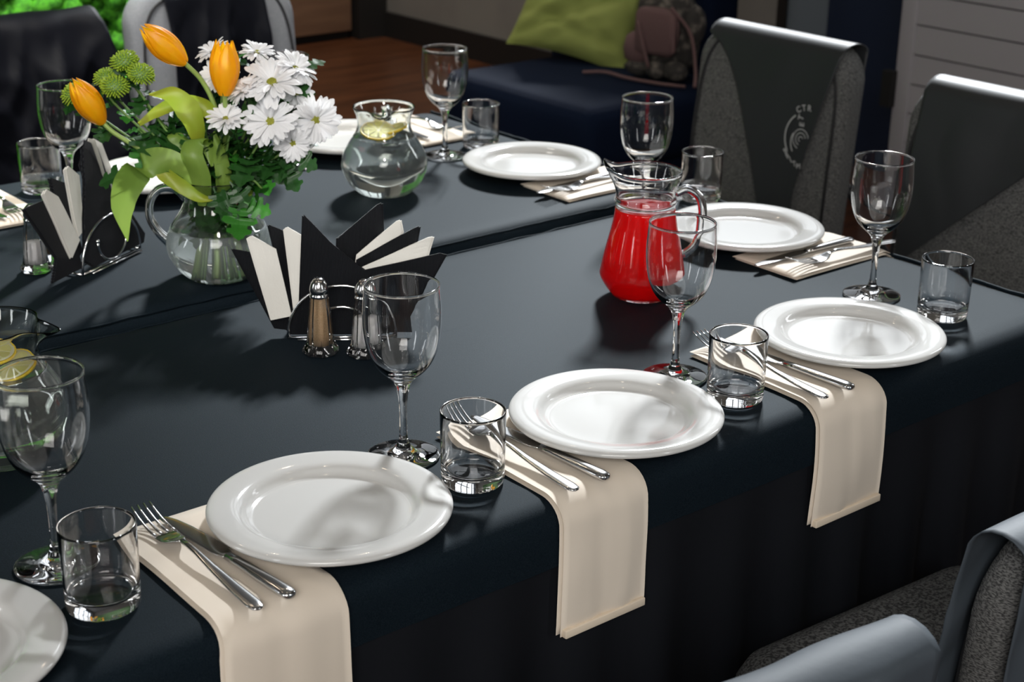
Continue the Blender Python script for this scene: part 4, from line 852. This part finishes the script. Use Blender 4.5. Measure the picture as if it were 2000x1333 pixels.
def chair(label, x, y, rz, top, wb=0.43, ws=0.48, m='chair', seat=0.45, lean=-0.05, bz=0.34, th=0.075, rc=0.085, dep=0.50):
    # local frame: the sitter looks towards +y; the backrest's front face stands at y = 0
    t = thing('upholstered_chair', label, 'chair', (x, y, 0), rz, 'upholstered grey chairs round the table')
    b = obj('backrest', rslab(wb, top-bz, th, rc, 0.02, topcurve=lean), m, t); fixn(b); b.location = (0, -th/2, bz)
    so_ = rslab(ws, dep, 0.11, 0.07, 0.03); s = obj('seat', ([(px, pz, py) for px, py, pz in so_[0]], so_[1]), m, t); fixn(s); s.location = (0, -0.03, seat-0.055)
    P = []
    for k in range(33):
        a = PI*k/32; xx = (wb/2-0.018)*math.copysign(abs(math.cos(a))**0.35, math.cos(a)); zz_ = bz+(top-bz-0.015)*(abs(math.sin(a))**0.28 if k not in (0, 32) else 0.1)
        P.append((xx, 0.004-th/2+th/2-0.004+lean*((zz_-bz)/(top-bz))**2, zz_))
    obj('piping', tube(P, 0.0035, 6), 'piping', t)
    for sx in (-1, 1):
        for fy in (dep-0.10, 0.02):
            tx, ty = sx*(ws/2-0.07), fy; obj('leg', tube([(tx, ty, seat-0.10), (tx+sx*0.075, ty+(0.045 if fy > 0.2 else -0.10), 0.0)], [0.013, 0.010], 10), 'leg', t)
    return t
def drape(label, x, y, rz, top, xl, xr, front, back, m, lean=-0.05, bz=0.34, th=0.075, wr=0.006, sd=0.0, hem=True, folds=3.0, name='apron'):
    # cloth hung over a backrest; xl(s), xr(s): its edges; s = 0 at the front bottom, 1 at the back bottom
    t = thing(name, label, 'apron', (x, y, 0), rz, 'dark cloth aprons hung over chair backs')
    g = 0.007; path = []
    def yl(z): return lean*(max(0, z-bz)/(top-bz))**2
    for k in range(44): z = top-0.02-front*(1-k/43); path.append((g+yl(z), z, 1, 0))
    for k in range(1, 8):
        a = PI*k/8; path.append((-th/2+(th/2+g)*math.cos(a)+lean, top-0.02+(0.02+g)*math.sin(a), math.cos(a), math.sin(a)))
    for k in range(16): z = top-0.02-back*k/15; path.append((-th-g+yl(z), z, -1, 0))
    n = len(path); nW = 52; vs = []
    for i, (yy, z, ny, nzz) in enumerate(path):
        s = i/(n-1); s = s/(43/66)*0.477 if i <= 43 else 0.477+(i-43)/(n-1-43)*0.523; l, r_ = xl(s), xr(s)
        for j in range(nW+1):
            u = j/nW; xx = l+(r_-l)*u; far = min(1, abs(z-top)/0.12)
            amp = wr*(0.25+far); cr2 = ((1-abs(nz(xx*7+sd*2, z*4+xx*5, sd)))**6*0.9+(1-abs(nz(xx*15-z*9, z*7+sd, 3)))**5*0.35)*wr if wr > 0.009 else 0.0; d = cr2*far+ amp*(0.5+0.5*math.sin(xx*22*folds/3+sd+2.5*nz(xx*3, z*3, sd)))+0.5*amp*abs(nz(xx*9+sd, z*6))*2
            vs.append((xx, yy+ny*d, z+nzz*(0.001+0.3*d)))
    fs = [(i*(nW+1)+j, i*(nW+1)+j+1, (i+1)*(nW+1)+j+1, (i+1)*(nW+1)+j) for i in range(n-1) for j in range(nW)]
    o = obj('cloth', (vs, fs), m, t); md = o.modifiers.new('solidify', 'SOLIDIFY'); md.thickness = 0.0016; md.offset = 1
    return t
K = lambda v: (lambda s: v)
# 1: chair at the right end of the table with the printed apron (faces -x)
top1 = TZ+0.13
A1 = (2.905, 2.583, R(90))
c1 = chair('grey chair with the printed black apron, at the far right end', A1[0], A1[1], A1[2], top1, wb=0.475)
obj('leg', tube([(-0.183, -0.06, 0.618), (-0.40, -0.415, 0.0)], [0.011, 0.010], 10), 'leg', c1)
ap1 = drape('black apron with a white round print, on the far right chair', A1[0], A1[1], A1[2], top1,
            lambda s: -0.215+(0.0 if s > 0.5 else 0.085*min(1, (0.5-s)/0.42)), lambda s: 0.205-(0.0 if s > 0.47 else 0.235*min(1, (0.47-s)/0.47)**0.55), 0.395, 0.30, 'apron', sd=1.0, wr=0.002)
def arc_strip(cx_, cz, r, a0, a1, w, yy, n=24):
    vs = []
    for k in range(n+1):
        a = a0+(a1-a0)*k/n
        for q in (-w/2, w/2): x_ = cx_+(r+q)*math.cos(a); z_ = cz+(r+q)*math.sin(a); vs.append((x_, yy-0.05*(max(0, z_-0.34)/(top1-0.34))**2, z_))
    return vs, [(2*k, 2*k+1, 2*k+3, 2*k+2) for k in range(n)]
LC = (-0.152, TZ-0.084); YY = 0.0150
lg = [arc_strip(LC[0], LC[1], 0.060, R(-38), R(52), 0.0035, YY)]
for r_ in (0.006, 0.0145, 0.023): lg.append(arc_strip(LC[0]+0.012, LC[1]-0.004, r_, R(-75), R(165), 0.0020, YY))
lg.append(arc_strip(LC[0]+0.002, LC[1]-0.012, 0.038, R(-40), R(28), 0.003, YY))
obj('print', join(*lg), 'print', ap1, False)
def letter(ch, x, z, ang, size):
    c = bpy.data.curves.new('letter', 'FONT'); c.body = ch; c.size = size; c.align_x = 'CENTER'; c.align_y = 'CENTER'; c.offset = 0.0004; c.materials.append(M['print'])
    tmp = bpy.data.objects.new('letter_curve', c); me = bpy.data.meshes.new_from_object(tmp); bpy.data.objects.remove(tmp); me.materials.clear(); me.materials.append(M['print'])
    o = obj('letter', None, 'print', ap1, mesh=me)
    yy = YY-0.05*(max(0, z-0.34)/(top1-0.34))**2
    o.matrix_local = Matrix.Translation((x, yy, z)) @ Matrix(((-1, 0, 0, 0), (0, 0, 1, 0), (0, 1, 0, 0), (0, 0, 0, 1))) @ Matrix.Rotation(ang, 4, 'Z')
for k, ch in enumerate('CTR'):
    a = R(62+k*14); letter(ch, LC[0]+0.066*math.cos(a), LC[1]+0.070*math.sin(a), a-PI/2 if False else (PI/2-a)*-1*-1, 0.020)
for k, ch in enumerate('BRITM'):
    a = R(-36-k*12); letter(ch, LC[0]+0.064*math.cos(a), LC[1]+0.068*math.sin(a), -(-PI/2-a), 0.018)
letter('T', LC[0]+0.020, LC[1]+0.045, R(80), 0.022); letter('E', LC[0]+0.014, LC[1]+0.030, R(90), 0.020)
# 2: chair nearer on the right end, covered by a wide apron with a slanting edge
A2 = (2.765, 1.820, R(90)); top2 = TZ+0.135
chair('grey chair at the right edge of the photo, behind the right wine glass', A2[0], A2[1], A2[2], top2, wb=0.50, m='chair')
drape('dark grey apron with a slanting lower edge, over the right-edge chair', A2[0], A2[1], A2[2], top2,
      lambda s: -0.235 if s > 0.477 else max(-0.235, min(0.20, -0.073-1.077*(0.109-0.43*(1-s/0.477)))), lambda s: 0.215, 0.43, 0.25, 'apron', sd=5.0, wr=0.004)
# 3: light grey chair behind the flowers, black apron down its middle (faces -y)
A3 = (2.085, 3.665, R(180)); top3 = TZ+0.175
chair('light grey chair behind the flowers, with a black apron down its middle', A3[0], A3[1], A3[2], top3, wb=0.475, m='chairl')
drape('black apron hanging down the middle of the light grey chair', A3[0], A3[1], A3[2], top3, lambda s: -0.135-0.0*s, lambda s: 0.150, 0.42, 0.3, 'apronb', sd=2.0, wr=0.016, folds=5)
# 4: chair at the upper left wholly covered in black
A4 = (1.535, 3.70, R(180)); top4 = TZ+0.135
chair('chair at the upper left, wholly hidden under black cloth', A4[0], A4[1], A4[2], top4, wb=0.45, m='chair')
drape('black cloth covering the whole chair at the upper left', A4[0], A4[1], A4[2], top4, lambda s: -0.245-0.10*max(0, 0.5-s)*1.6, lambda s: 0.245+0.10*max(0, 0.5-s), 0.50, 0.45, 'apronb', sd=4.0, wr=0.028, folds=4.5, lean=-0.05)
# 5, 6: two low chairs in the near right foreground, backs to the camera (face +y)
A5 = (0.955, 0.885, R(-5)); top5 = TZ+0.018
chair('near grey chair at the bottom edge with a slate cloth over it', A5[0], A5[1], A5[2], top5, wb=0.46, ws=0.52, lean=-0.03, th=0.06, rc=0.08, dep=0.36)
drape('slate cloth over the chair at the bottom edge', A5[0], A5[1], A5[2], top5, lambda s: -0.225, lambda s: 0.236, 0.12, 0.42, 'apronf', sd=3.0, wr=0.012, lean=-0.03, th=0.06, folds=4)
A6 = (1.615, 0.885, R(-3)); top6 = TZ+0.035
chair('near grey chair in the bottom right corner with a slate cloth over it', A6[0], A6[1], A6[2], top6, wb=0.46, ws=0.52, lean=-0.03, th=0.06, rc=0.10, dep=0.36)
drape('slate cloth over the chair in the bottom right corner', A6[0], A6[1], A6[2], top6, lambda s: -0.240, lambda s: 0.225, 0.34, 0.42, 'apronf', sd=6.0, wr=0.010, lean=-0.03, th=0.06, folds=4)

sl.cycles.is_caustics_light = True
for o in bpy.data.objects:
    if o.type != 'MESH': continue
    mn = o.data.materials[0].name if o.data.materials and o.data.materials[0] else ''
    if mn in ('clear_glass', 'jug_glass'): o.cycles.is_caustics_caster = True
    if mn in ('table_cloth_black', 'cream_linen', 'white_china'): o.cycles.is_caustics_receiver = True
